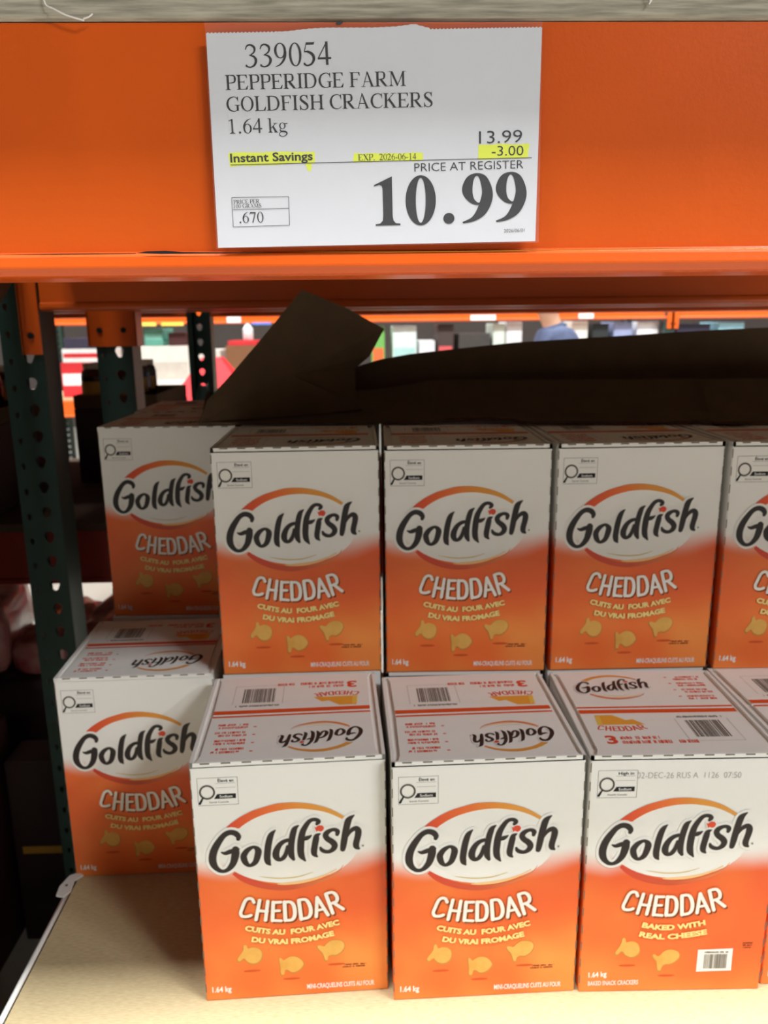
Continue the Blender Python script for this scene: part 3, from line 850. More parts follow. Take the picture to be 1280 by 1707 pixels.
def logo_layers(mb, fm, k0, tf=lambda p: p, sc=1.0, ring_only=False):
    """fm(layer) -> mapping; the lettering on its oval"""
    T = lambda ps: [[tf(p) for p in q] for q in ps]
    put(mb, T([ELL]), fm(k0), M['card'])
    put(mb, T(stroke([(x, y - 0.4, w * 1.3) for x, y, w in REDB], rnd=False)), fm(k0 + 1), M['bandlow'])
    put(mb, T(stroke([(x, y, w * 1.15) for x, y, w in TANB], rnd=False)), fm(k0 + 2), M['tan'])
    put(mb, T(stroke(YELB, rnd=False)), fm(k0 + 2), M['gold'])
    a, b = spline([(x, y, 0) for x, y in TB_O], 3), spline([(x, y, 0) for x, y in TB_I], 3)
    n = 30
    A = [a[min(len(a) - 1, round(i * (len(a) - 1) / n))] for i in range(n + 1)]
    Bv = [b[min(len(b) - 1, round(i * (len(b) - 1) / n))] for i in range(n + 1)]
    put(mb, T([[A[i][:2], A[i + 1][:2], Bv[i + 1][:2], Bv[i][:2]] for i in range(n)]), fm(k0 + 2), M['band'])
    put_strokes(mb, LOGO, fm(k0 + 3), M['card'], tf, grow=3.4, n=2)
    put_strokes(mb, LOGO, fm(k0 + 4), M['grey'], tf, grow=0.6, n=3)
    put_strokes(mb, LOGO, fm(k0 + 5), M['black'], tf, grow=0.1)
    cx, cy = sum(p[0] for p in RFISH) / 11, sum(p[1] for p in RFISH) / 11
    put(mb, T([[(cx + (x - cx) * 1.28, cy + (y - cy) * 1.28) for x, y in RFISH]]), fm(k0 + 5), M['card'])
    put(mb, T([RFISH]), fm(k0 + 6), M['red'])
    put(mb, T([disc(175.0, 184.1, 1.2, 10)]), fm(k0 + 5), M['grey'])
def ticks(x0, x1, y0, y1, rnd, dens=1.3):
    """a line of print too small to read"""
    out = []
    x = x0
    while x < x1:
        w = rnd.uniform(0.5, 1.1) * dens
        if rnd.random() > 0.14:
            out.append(rect(x, y0, min(x1, x + w * 0.62), y1 - (0 if rnd.random() > 0.3 else (y1 - y0) * 0.2)))
            if rnd.random() > 0.5:
                out.append(rect(x, y0 + (y1 - y0) * rnd.choice((0, 0.4, 0.8)), min(x1, x + w * 1.1), y0 + (y1 - y0) * rnd.choice((0.2, 0.6, 1.0))))
        x += w
    return [q for q in out if q[2][0] > q[0][0]]

def barcode(x0, y0, w, h, rnd):
    out, x = [], x0
    while x < x0 + w:
        b = rnd.choice((0.4, 0.6, 0.9, 1.2)) * w / 28
        out.append(rect(x, y0, min(x0 + w, x + b), y0 + h))
        x += b + rnd.choice((0.4, 0.5, 0.9)) * w / 28
    return out

def nutrition(mb, header, word, src, x0, y0, w=41, h=31.5, fm=face_map):
    K = fm
    fr = 0.35
    for q in (rect(x0, y0, x0 + w, y0 + fr), rect(x0, y0 + h - fr, x0 + w, y0 + h), rect(x0, y0, x0 + fr, y0 + h), rect(x0 + w - fr, y0, x0 + w, y0 + h)):
        mb.poly([K(1)(p) for p in q], M['dkgrey'])
    put(mb, stroke([(x0 + 9.6 + 7.2 * math.cos(a), y0 + 15.2 + 7.4 * math.sin(a), 2.0) for a in [2 * math.pi * k / 24 for k in range(25)]], n=1), K(2), M['dkgrey'])
    put(mb, stroke([(x0 + 5.2, y0 + 9.2, 1.6), (x0 + 1.6, y0 + 2.6, 2.6)], rnd=True), K(2), M['ink'])
    ps, a, b = sans(header, 0.012)
    put(mb, along(ps, a, b, [(x0 + 21, y0 + 26.2), (x0 + 37, y0 + 26.2)], 3.4), K(2), M['ink'])
    for yy_ in (24.6, 19.6):
        mb.poly([K(1)(p) for p in rect(x0 + 18.5, y0 + yy_, x0 + w - 2.4, y0 + yy_ + 0.35)], M['grey'])
    mb.poly([K(1)(p) for p in [(x0 + 16.2, y0 + 7.2), (x0 + w - 2.4, y0 + 7.2), (x0 + w - 2.4, y0 + 12.6), (x0 + 19.6, y0 + 12.6)]], M['ink'])
    ps, a, b = sans(word, 0.012)
    put(mb, along(ps, a, b, [(x0 + 22, y0 + 8.4), (x0 + 35, y0 + 8.4)], 2.9), K(2), M['card'])
    ps, a, b = sans(src)
    put(mb, along(ps, a, b, [(x0 + 11, y0 + 2.6), (x0 + 31, y0 + 2.6)], 1.9), K(2), M['dkgrey'])

def text_bl(mb, s, base, cap, mp, mt, bold=0.02):
    ps, a, b = sans(s, bold)
    put(mb, along(ps, a, b, base, cap), mp, mt)

def cracker(mb, pts, sh):
    fm = face_map
    cx = sum(p[0] for p in pts) / len(pts)
    cy = sum(p[1] for p in pts) / len(pts)
    sm = [p[:2] for p in spline([(x, y, 0) for x, y in pts + pts[:1]], 3, True)][:-1]
    put(mb, [disc(sh[0], sh[1], 9.5, 20, 1.5)], fm(1), M['shade'])
    put(mb, [sm], fm(2), M['fishlow'])
    put(mb, [[(cx + 0.2 + (x - cx) * 0.93, cy + 0.9 + (y - cy) * 0.91) for x, y in sm]], fm(3), M['fish'])

PARTS = {}
def part_mesh(key, fn):
    mb = MB()
    fn(mb)
    PARTS[key] = mb.data(key)
F = face_map
part_mesh('brand_logo', lambda mb: logo_layers(mb, F, 1))
def f_flav(mb):
    put_strokes(mb, [[(x + 1.6, y - 1.7, w) for x, y, w in s_] for s_ in CHED], F(8), M['brown'], grow=0.2, n=3)
    put_strokes(mb, CHED, F(9), M['tan'], grow=0.3, n=3)
    put_strokes(mb, CHED, F(10), M['card'], grow=-0.1, n=3)
part_mesh('flavour_lettering', f_flav)
def slog(l1, b1, l2, b2, cap):
    def fn(mb):
        for l, b in ((l1, b1), (l2, b2)):
            text_bl(mb, l, [(x + 0.5, y - 0.6) for x, y in b], cap, F(8), M['fishlow'], 0.05)
            text_bl(mb, l, b, cap, F(9), M['cream'], 0.05)
    return fn
part_mesh('slogan_lettering_french', slog('CUITS AU  FOUR AVEC', [(45.9, 88.4), (72.9, 81.9), (95.7, 80.4), (123.1, 83.5), (148.3, 88.7)], 'DU VRAI FROMAGE', [(52.2, 73.8), (72.5, 69.6), (94.2, 68.2), (118.4, 70.2), (142.3, 75.2)], 6.8))
part_mesh('slogan_lettering_english', slog('BAKED WITH', [(64.2, 83.4), (82.8, 79.7), (99.9, 79.7), (116.9, 81.5), (133.9, 85.2)], 'REAL CHEESE', [(61.9, 71.9), (77.5, 68.5), (97.7, 67.8), (117.8, 69.8), (136.5, 73.2)], 6.8))
for i, sh in enumerate(((51.6, 35.8), (93.9, 22.4), (143.1, 37.5))):
    part_mesh('cracker_picture_f%d' % i, lambda mb: cracker(mb, FISHES[i], sh))
for i, sh in enumerate(((52.0, 34.0), (96.0, 20.0))):
    part_mesh('cracker_picture_e%d' % i, lambda mb: cracker(mb, GFISH[i], sh))
part_mesh('nutrition_symbol_french', lambda mb: nutrition(mb, '\u00c9lev\u00e9 en', 'Sodium', 'Sant\u00e9 Canada', 6.8, 240.4))
part_mesh('nutrition_symbol_english', lambda mb: nutrition(mb, 'High in', 'Sodium', 'Health Canada', 8.2, 240.4))
def w_fr(mb):
    text_bl(mb, '1.64 kg', [(7.0, 10.9), (27.8, 10.7)], 7.2, F(2), M['card'], 0.03)
part_mesh('weight_lettering_french', w_fr)
def t_fr(mb):
    text_bl(mb, 'MINI-CRAQUELINS CUITS AU FOUR', [(110.4, 7.8), (184.6, 7.6)], 6.2, F(2), M['card'], 0.02)
part_mesh('product_type_french', t_fr)
def f_fr(mb):
    rr = random.Random(3)
    put(mb, ticks(152, 176, 35.4, 37.2, rr) + ticks(150, 176, 32.6, 34.4, rr), F(2), M['brown'])
part_mesh('fine_print_french', f_fr)
def w_en(mb):
    text_bl(mb, '1.64 kg', [(10.3, 18.8), (30.2, 20.2)], 6.8, F(2), M['card'], 0.03)
part_mesh('weight_lettering_english', w_en)
def t_en(mb):
    text_bl(mb, 'BAKED SNACK CRACKERS', [(10.1, 8.4), (65.5, 9.2)], 5.8, F(2), M['card'], 0.015)
part_mesh('product_type_english', t_en)
def f_en(mb):
    rr = random.Random(4)
    put(mb, ticks(176, 187.6, 59.6, 61.6, rr) + ticks(177, 187, 56.6, 58.6, rr) + ticks(177.5, 186, 53.8, 55.6, rr), F(2), M['brown'])
part_mesh('fine_print_english', f_en)
def bcl(mb):
    put(mb, [[(128.5, 52.9), (166.6, 54.0), (166.9, 25.3), (128.4, 24.7)]], F(3), M['card'])
    rr = random.Random(5)
    put(mb, barcode(136, 28.5, 25, 18.5, rr), F(4), M['dkgrey'])
    put(mb, ticks(136, 162, 48.6, 50.8, rr), F(4), M['dkgrey'])
part_mesh('barcode_label', bcl)
def datec(mb):
    text_bl(mb, '02-DEC-26 RUS A  1126  07:50', [(48.5, 262.5), (156.0, 261.3)], 6.6, F(3), M['datecode'], -0.012)
part_mesh('date_code', datec)
def perf(mb):
    for yf in (1,):
        Y = -CD / 2 * yf - 0.0002 * yf
        for k in range(9):
            x = -0.0885 + k * 0.021
            mb.box((x, min(Y, Y - 0.0002 * yf), CH_ - 0.0018), (x + 0.0095, max(Y, Y - 0.0002 * yf), CH_ - 0.0005), M['slit'])
        for sx in (-1, 1):
            for k in range(13):
                z = 0.012 + k * 0.0215
                X = sx * (CW / 2 - 0.0009)
                mb.box((min(X, X + sx * 0.001), min(Y, Y - 0.0002 * yf), z), (max(X, X + sx * 0.001), max(Y, Y - 0.0002 * yf), z + 0.0105), M['slit'])
part_mesh('perforation', perf)
# carton body
def carton_body():
    mb = MB()
    mb.box((-CW / 2, -CD / 2, 0), (CW / 2, CD / 2, CH_ - 0.0032), M['carton'])
    me = mb.data('carton')
    bm = bmesh.new()
    bm.from_mesh(me)
    bmesh.ops.recalc_face_normals(bm, faces=bm.faces)
    bmesh.ops.bevel(bm, geom=bm.edges[:], offset=0.0014, segments=2, affect='EDGES', profile=0.5)
    bm.to_mesh(me)
    bm.free()
    return me
PARTS['carton'] = carton_body()
def rim():
    # folded top edges of front, back and side panels around the flaps
    mb = MB()
    z0, z1 = CH_ - 0.006, CH_ - 0.0002
    for s in (-1, 1):
        mb.box((s * CW / 2 - (0.0035 if s > 0 else 0), -CD / 2, z0), (s * CW / 2 + (0.0035 if s < 0 else 0), CD / 2, z1), M['card'])
        mb.box((-CW / 2, s * CD / 2 - (0.0018 if s > 0 else 0), z0), (CW / 2, s * CD / 2 + (0.0018 if s < 0 else 0), z1), M['card'])
    me = mb.data('rim')
    return me
PARTS['rim'] = rim()
FLX = CW / 2 - 0.0095
FLD = CD / 2 - 0.0035
def flap():
    mb = MB()
    z0, z1 = CH_ - 0.0030, CH_
    pts = [(-FLX - 0.003, -CD / 2 + 0.0016), (FLX + 0.003, -CD / 2 + 0.0016), (FLX, -CD / 2 + 0.012), (FLX - 0.001, -0.0016), (-FLX + 0.001, -0.0016), (-FLX, -CD / 2 + 0.012)]
    n = len(pts)
    vs = [(x, y, z0) for x, y in pts] + [(x, y, z1) for x, y in pts]
    mb.mesh(vs, [tuple(range(n - 1, -1, -1)), tuple(range(n, 2 * n))] + [(k, (k + 1) % n, n + (k + 1) % n, n + k) for k in range(n)], M['card'])
    return mb.data('flap')
PARTS['flap'] = flap()
# flap-local print: s to the right, t from the outer edge to the seam as read with the seam at the bottom (mm)
def flap_fm(layer):
    z = CH_ + LAY * layer
    # reader stands behind the seam: x runs to -x, up runs to the outer edge (-y)
    return lambda p: ((100 - p[0]) * 0.001, -p[1] * 0.001, z)
def flap_fm2(layer):
    """the flap over the English front reads the same way: outer edge at the bottom"""
    z = CH_ + LAY * layer
    return lambda p: ((p[0] - 100) * 0.001, -CD / 2 + p[1] * 0.001, z)
part_mesh('flap_stripe', lambda mb: put(mb, [rect(11, 1.7, 189, 5.5)], flap_fm(1), M['stripe']))
part_mesh('flap_stripe_wide', lambda mb: put(mb, [rect(11, 1.7, 189, 10.5)], flap_fm(1), M['stripe']))
def flap_logo(mb):
    sx, sy = 0.56, 0.62
    tf = lambda p: (24 + (p[0] - 18) * sx, 22 + (p[1] - 134) * sy)
    logo_layers(mb, flap_fm, 1, tf)
part_mesh('flap_logo', flap_logo)
def flap_bul(mb):
    rr = random.Random(8)
    y = 82
    for q in range(4):
        mb.poly([flap_fm(1)(p) for p in disc(139, y - 2.5, 2.0, 10, 1.1)], M['red'])
        for l in range(2):
            put(mb, ticks(147, 182 - rr.uniform(0, 6), y - 4.4, y, rr, 2.2), flap_fm(1), M['red'])
            y -= 6.2
        y -= 4.6
part_mesh('bullet_text', flap_bul)
def flap_cheese(mb):
    f1, f2 = flap_fm2(1), flap_fm2(2)
    mb.poly([f1(p) for p in [(24, 62), (26, 84), (46, 84), (58, 72), (66, 74), (76, 62)]], mat('print_cheese', (240, 168, 60), 0.55, 0.3))
    mb.poly([f2(p) for p in [(24, 62), (26, 82), (31, 82), (30, 63)]], mat('print_cheese_rind', (238, 198, 84), 0.55, 0.3))
    tfc = lambda p: (22 + (p[0] - 42) * 0.48, 47 + (p[1] - 93) * 0.38)
    put_strokes(mb, CHED, f1, M['red'], tfc, n=3, grow=0.2)
part_mesh('cheese_picture', flap_cheese)
def flap_three(mb):
    f1 = flap_fm2(1)
    text_bl(mb, '3', [(24, 22), (36, 22)], 17, f1, M['red'], 0.04)
    rr = random.Random(9)
    put(mb, ticks(40, 82, 31, 37, rr, 2.2) + ticks(40, 120, 22, 28.5, rr, 2.2), f1, M['red'])
part_mesh('pouch_count_text', flap_three)
def flap_bar(mb):
    f1 = flap_fm2(1)
    rr = random.Random(10)
    put(mb, barcode(122, 34, 38, 36, rr), f1, M['dkgrey'])
    put(mb, ticks(116, 166, 76, 80, rr, 2.0), f1, M['dkgrey'])
    for q in (rect(112, 26, 112.4, 74), rect(170, 26, 170.4, 74), rect(112, 26, 170, 26.4)):
        put(mb, [q], f1, M['grey'])
part_mesh('barcode', flap_bar)

def child(name, key, parent, rz=0.0):
    o = obj(name, PARTS[key], parent)
    o.rotation_euler = (0, 0, rz)
    return o
def carton(x, y, z, rz, label, english=False, detail=2, lift=0.0):
    """x, y: centre of the bottom. detail 2: all print, 1: top only, 0: plain"""
    t = thing('cracker_carton', label, 'carton', (x, y, z), rz + (math.pi if english else 0), 'stacked cracker cartons')
    body = child('carton_body', 'carton', t)
    child('top_rim', 'rim', body)
    fl = []
    for k in range(2):
        f = child('top_flap', 'flap', t, math.pi * k)
        fl.append(f)
    if detail:
        # flap over the French front carries the logo; the other one the barcode
        child('edge_stripe', 'flap_stripe', fl[0])
        child('edge_stripe', 'flap_stripe_wide', fl[1])
        child('flap_logo', 'flap_logo', fl[0])
        child('bullet_text', 'bullet_text', fl[0])
        child('cheese_picture', 'cheese_picture', fl[1])
        child('pouch_count_text', 'pouch_count_text', fl[1])
        child('barcode', 'barcode', fl[1])
        child('perforation', 'perforation', t)
        child('perforation', 'perforation', t, math.pi)
    if detail == 2:
        if not english:
            rzz = 0.0
            names = [('brand_logo', 'brand_logo'), ('flavour_lettering', 'flavour_lettering'), ('slogan_lettering', 'slogan_lettering_french'), ('cracker_picture', 'cracker_picture_f0'), ('cracker_picture', 'cracker_picture_f1'), ('cracker_picture', 'cracker_picture_f2'), ('nutrition_symbol', 'nutrition_symbol_french'), ('weight_lettering', 'weight_lettering_french'), ('product_type_lettering', 'product_type_french'), ('fine_print', 'fine_print_french')]
        else:
            rzz = math.pi
            names = [('brand_logo', 'brand_logo'), ('flavour_lettering', 'flavour_lettering'), ('slogan_lettering', 'slogan_lettering_english'), ('cracker_picture', 'cracker_picture_e0'), ('cracker_picture', 'cracker_picture_e1'), ('nutrition_symbol', 'nutrition_symbol_english'), ('weight_lettering', 'weight_lettering_english'), ('product_type_lettering', 'product_type_english'), ('fine_print', 'fine_print_english'), ('barcode_label', 'barcode_label'), ('date_code', 'date_code')]
        for nm, key in names:
            child(nm, key, t, rzz)
    return t
def place(fx, fy, tier, deg, label, **kw):
    a = math.radians(deg)
    cx, cy = fx - math.sin(a) * CD / 2, fy + math.cos(a) * CD / 2
    return carton(cx, cy, DZ + 0.0002 + tier * (CH_ + 0.0006), a, label, **kw)
place(-0.0818, 0.7246, 0, 2.37, 'front carton of the lower layer nearest the bare board, leftmost of the front row')
place(0.1228, 0.7157, 0, 1.35, 'front carton of the lower layer with French print in the middle of the front row')
place(0.3262, 0.7144, 0, -1.08, 'front carton of the lower layer with English print, date code and barcode label', english=True)
place(0.5302, 0.718, 0, -0.4, 'lower front carton cut off by the right edge of the picture')
place(-0.2952, 0.9317, 0, 1.48, 'lower carton set back behind the bare board beside the green post')
place(-0.0807, 0.9279, 1, 0.67, 'upper carton with French print at the left end of the top row')
place(0.1247, 0.9208, 1, -1.2, 'upper carton second from the left in the top row')
place(0.3310, 0.9176, 1, -0.23, 'upper carton third from the left in the top row')
place(0.5369, 0.9099, 1, -1.3, 'upper carton cut off by the right edge of the picture')
place(-0.2834, 1.1445, 1, -1.2, 'upper carton set back at the far left, half hidden behind the top row')
place(-0.287, 1.355, 1, 0.6, 'upper carton behind the set-back left one, only its top showing', detail=1)
for (x, y, tier, d, lb) in ((-0.082, 0.9285, 0, 0.6, 'lower carton hidden under the left end of the top row'), (0.124, 0.9225, 0, -0.6, 'lower carton hidden under the second carton of the top row'), (0.329, 0.9205, 0, -0.2, 'lower carton hidden under the third carton of the top row'), (0.534, 0.920, 0, -0.6, 'lower carton hidden under the rightmost carton of the top row'),
                            (-0.286, 1.1435, 0, -0.8, 'lower carton hidden under the set-back left carton'), (-0.288, 1.356, 0, 0.4, 'lower carton hidden under the rearmost left carton'),
                            (-0.076, 1.140, 0, 0.3, 'lower rear carton under the cardboard, first from the left'), (0.130, 1.137, 0, 0.2, 'lower rear carton under the cardboard, second from the left'), (0.336, 1.135, 0, -0.2, 'lower rear carton under the cardboard, third from the left'), (0.541, 1.134, 0, 0.1, 'lower rear carton under the cardboard, fourth from the left'),
                            (-0.075, 1.142, 1, 0.2, 'upper rear carton under the cardboard, first from the left'), (0.131, 1.138, 1, 0.2, 'upper rear carton under the cardboard, second from the left'), (0.337, 1.136, 1, -0.2, 'upper rear carton under the cardboard, third from the left'), (0.543, 1.134, 1, 0.1, 'upper rear carton under the cardboard, fourth from the left')):
    place(x, y, tier, d, lb, detail=0)

# ------------------------------------------------------------------ torn cardboard on top of the cartons
TZ = DZ + 2 * (CH_ + 0.0006) + 0.0012
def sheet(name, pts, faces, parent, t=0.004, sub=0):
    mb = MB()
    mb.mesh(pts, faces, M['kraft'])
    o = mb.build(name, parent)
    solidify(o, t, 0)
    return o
cbx = thing('cardboard_tray', 'torn brown cardboard tray with raised flaps lying on the top cartons', 'cardboard', (0.2, 1.25, TZ + 0.002))
def L(x, y, z):
    return (x - 0.2, y - 1.25, z - TZ - 0.002)
# rising bottom panel with ragged front edge
fx = [-0.232, -0.19, -0.12, -0.05, 0.03, 0.10, 0.115, 0.16, 0.205, 0.22, 0.30, 0.36, 0.42, 0.47, 0.478, 0.52, 0.60, 0.68]
fy = [1.135, 1.128, 1.124, 1.118, 1.112, 1.108, 1.112, 1.106, 1.098, 1.085, 1.078, 1.072, 1.068, 1.064, 1.055, 1.052, 1.047, 1.042]
fz = [0.0, 0, 0, 0, 0, 0, 0.003, 0.006, 0.004, 0.002, 0.001, 0, 0, 0.001, 0, 0.0, 0, 0]
pts, fcs = [], []
for x, y, dz in zip(fx, fy, fz):
    k = 0.052 if x > 0.1 else (0.034 + 0.018 * max(0, min(1, (x + 0.0) / 0.1)))
    pts += [L(x, y, TZ + 0.003 + dz), L(x * 1.02, y + 0.04, TZ + 0.010 + dz), L(x * 1.05, y + 0.115, TZ + k), L(x * 1.08, 1.40, TZ + k * 0.6)]
for i in range(len(fx) - 1):
    for j in range(3):
        fcs.append((i * 4 + j, (i + 1) * 4 + j, (i + 1) * 4 + j + 1, i * 4 + j + 1))
sheet('bottom_panel', pts, fcs, cbx)
# dark rear wall leaning back
wx = [-0.012, 0.03, 0.075, 0.16, 0.24, 0.40, 0.56, 0.70]
wt = [1.385, 1.397, 1.4045, 1.413, 1.4205, 1.4285, 1.4365, 1.4405]
pts, fcs = [], []
for x, zt in zip(wx, wt):
    pts += [L(x, 1.262, TZ + 0.030), L(x * 1.01, 1.258, (TZ + zt) / 2 + 0.02), L(x, 1.25, zt)]
for i in range(len(wx) - 1):
    for j in range(2):
        fcs.append((i * 3 + j, (i + 1) * 3 + j, (i + 1) * 3 + j + 1, i * 3 + j + 1))
sheet('rear_wall', pts, fcs, cbx)
# big raised flap at the left
pts = [L(-0.232, 1.130, TZ + 0.006), L(-0.219, 1.128, 1.349), L(-0.196, 1.135, 1.372), L(-0.150, 1.16, 1.424), L(-0.0845, 1.19, 1.5005), L(-0.02, 1.20, 1.474), L(0.0345, 1.215, 1.4442), L(0.012, 1.215, 1.405), L(-0.0108, 1.215, 1.386), L(-0.0105, 1.19, 1.342), L(0.0, 1.16, TZ + 0.016), L(-0.1, 1.145, TZ + 0.010), L(-0.10, 1.16, 1.38)]
c = 12
fcs = [(k, k + 1, c) for k in range(11)] + [(11, 0, c)]
sheet('raised_flap', pts, fcs, cbx)

# ------------------------------------------------------------------ price sign
sy = 0.5445
sg = thing('price_sign', 'white price sign in a clear sleeve on the orange beam', 'sign', (0.0125, sy, 1.5000))
def S(layer):
    y = -0.0006 - 0.00006 * layer
    return lambda p: (p[0] * 0.001 - 0.0125, y, p[1] * 0.001 - 1.5000)
mb = MB()
top = []
N_ = 90
tornx = [(-48.7, 1626.9), (-42.0, 1627.2), (-34.5, 1628.0), (-27.0, 1628.7), (-17.7, 1629.1), (-4.6, 1629.1), (10.3, 1629.1), (25.3, 1629.7), (36.6, 1631.1), (40.3, 1630.1), (46.3, 1628.7)]
for k in range(2 * N_ + 1):
    x = -92.1 + 208.2 * k / (2 * N_)
    base_ = 1626.3 + (x + 92) / 208 * 2.9
    if -48.7 < x < 46.3:
        for (xa, za), (xb, zb) in zip(tornx, tornx[1:]):
            if xa <= x <= xb:
                z_ = za + (zb - za) * (x - xa) / (xb - xa) + 0.15 * math.sin(x * 1.7)
    else:
        z_ = base_ + (0.35 if k % 2 else -0.35)
    top.append((x, z_))
for k in range(2 * N_):
    mb.poly([S(0)(p) for p in ((top[k][0], 1500.2 + (top[k][0] + 92) / 209 * 2.4), (top[k + 1][0], 1500.2 + (top[k + 1][0] + 92) / 209 * 2.4), top[k + 1], top[k])], M['paper'])
for k in range(2 * N_):
    mb.poly([(p[0] * 0.001 - 0.0125, -0.00035, p[1] * 0.001 - 1.5) for p in ((top[k][0], 1500.2 + (top[k][0] + 92) / 209 * 2.4), (top[k + 1][0], 1500.2 + (top[k + 1][0] + 92) / 209 * 2.4), top[k + 1], top[k])], M['paper'])
pp = mb.build('paper_sheet', sg)
prt = MB()
def sline(a, b, w):
    put(prt, stroke([(a[0], a[1], w), (b[0], b[1], w)], rnd=False), S(3), M['ink'])
def slet(kind, s, a, b, cap, name, bold=0.0):
    ps, xa, xb = serif(s) if kind == 'serif' else (sans(s, bold) if kind == 'sans' else bold_price())
    m_ = MB()
    put(m_, along(ps, xa, xb, [a, b], cap), S(3), M['ink'])
    m_.build(name, sg)
slet('serif', '339054', (-68.7, 1606.8), (-15.3, 1608.3), 12.9, 'item_number')
slet('serif', 'PEPPERIDGE FARM', (-81.8, 1594.1), (31.2, 1596.1), 8.5, 'product_name')
slet('serif', 'GOLDFISH CRACKERS', (-81.8, 1581.7), (48.0, 1584.0), 8.5, 'product_name')
slet('serif', '1.64 kg', (-81.0, 1568.9), (-43.9, 1569.6), 8.3, 'weight_text')
slet('sans', 'Instant Savings', (-81.2, 1551.9), (-28.7, 1553.0), 5.2, 'savings_text', 0.022)
slet('serif', 'EXP.  2026-06-14', (0.3, 1552.6), (37.6, 1553.1), 3.7, 'expiry_text')
slet('sans', '13.99', (77.9, 1562.2), (105.6, 1563.0), 7.3, 'regular_price', -0.004)
slet('sans', '-3.00', (86.2, 1555.0), (106.6, 1555.2), 5.7, 'discount', -0.004)
slet('sans', 'PRICE AT REGISTER', (36.4, 1545.8), (106.8, 1547.4), 4.9, 'register_text', -0.006)
slet('bold', '10.99', (10.2, 1513.0), (109.4, 1513.0), 30.2, 'final_price')
slet('serif', 'PRICE PER', (-80.6, 1527.1), (-63.9, 1527.4), 2.4, 'unit_price_text')
slet('serif', '100 GRAMS', (-80.8, 1524.4), (-62.8, 1524.8), 2.4, 'unit_price_text')
slet('serif', '.670', (-77.3, 1515.4), (-61.7, 1515.7), 6.4, 'unit_price')
slet('sans', '2026/06/01', (95.2, 1508.1), (108.7, 1508.5), 2.1, 'print_date', -0.012)
sline((-81.3, 1550.5), (112.1, 1553.7), 0.42)
bx = [(-81.6, 1530.9), (-45.0, 1531.2), (-45.1, 1513.7), (-81.6, 1513.0)]
for k in range(4):
    sline(bx[k], bx[(k + 1) % 4], 0.3)
sline((-81.2, 1523.5), (-45.1, 1524.1), 0.3)
prt.build('ruled_line', sg)
hl = MB()
def wob(q, amp=0.35):
    rr = random.Random(len(q) + int(q[0][0]))
    out = []
    for i in range(len(q)):
        a, b = q[i], q[(i + 1) % len(q)]
        for k in range(8):
            t = k / 8
            out.append((a[0] + (b[0] - a[0]) * t + rr.uniform(-amp, amp) * 0.5, a[1] + (b[1] - a[1]) * t + rr.uniform(-amp, amp)))
    return out
for i, q in enumerate(([(-82.4, 1557.9), (-27.4, 1558.1), (-27.3, 1551.6), (-81.7, 1549.6)], [(-2.3, 1556.9), (41.8, 1557.0), (41.8, 1552.3), (-3.2, 1551.7)], [(77.6, 1561.7), (110.3, 1562.0), (109.4, 1553.6), (77.3, 1552.8)])):
    put(hl, [wob(q)], S(1), M['yellow'])
put(hl, [[(-33.6, 1551.4), (-29.2, 1551.6), (-30.1, 1546.8), (-31.0, 1546.3), (-32.2, 1546.8)]], S(1), M['yellow'])
hl.build('highlighter_mark', sg)
# clear sleeve in front of the paper
sm = bpy.data.materials.new('clear_plastic_sleeve')
sm.use_nodes = True
nt = sm.node_tree
b_ = nt.nodes['Principled BSDF']
b_.inputs['Base Color'].default_value = (0.9, 0.9, 0.92, 1)
b_.inputs['Roughness'].default_value = 0.22
tr = nt.nodes.new('ShaderNodeBsdfTransparent')
mx = nt.nodes.new('ShaderNodeMixShader')
mx.inputs[0].default_value = 0.06
nt.links.new(tr.outputs[0], mx.inputs[1])
nt.links.new(b_.outputs[0], mx.inputs[2])
nt.links.new(mx.outputs[0], nt.nodes['Material Output'].inputs[0])
mb = MB()
q = [(-93.0, 1499.6), (118.2, 1501.6), (116.2, 1633.0), (-92.6, 1631.8)]
yA = -0.0014
nx, nz = 16, 10
for i in range(nx + 1):
    for j in range(nz + 1):
        u, v = i / nx, j / nz
        x = (q[0][0] * (1 - u) + q[1][0] * u) * (1 - v) + (q[3][0] * (1 - u) + q[2][0] * u) * v
        z = (q[0][1] * (1 - u) + q[1][1] * u) * (1 - v) + (q[3][1] * (1 - u) + q[2][1] * u) * v
        mb.v.append((x * 0.001 - 0.0125, yA - 0.0006 * math.sin(math.pi * u) * math.sin(math.pi * v) * (1 + 0.5 * math.sin(9 * u + 5 * v)), z * 0.001 - 1.5))
mb.mi(sm)
for i in range(nx):
    for j in range(nz):
        a = i * (nz + 1) + j
        mb.f.append((a, a + nz + 1, a + nz + 2, a + 1))
        mb.m.append(0)
mb.build('clear_sleeve', sg, smooth=True)
# small black scuff above the sign
mb = MB()
mb.poly([(x, 0.5496, z) for x, z in ((-0.0125, 1.6335), (-0.010, 1.6345), (-0.0085, 1.6348), (-0.0078, 1.6336), (-0.009, 1.6328), (-0.0115, 1.6326))], M['ink'])
mb.build('paint_chip', FB)

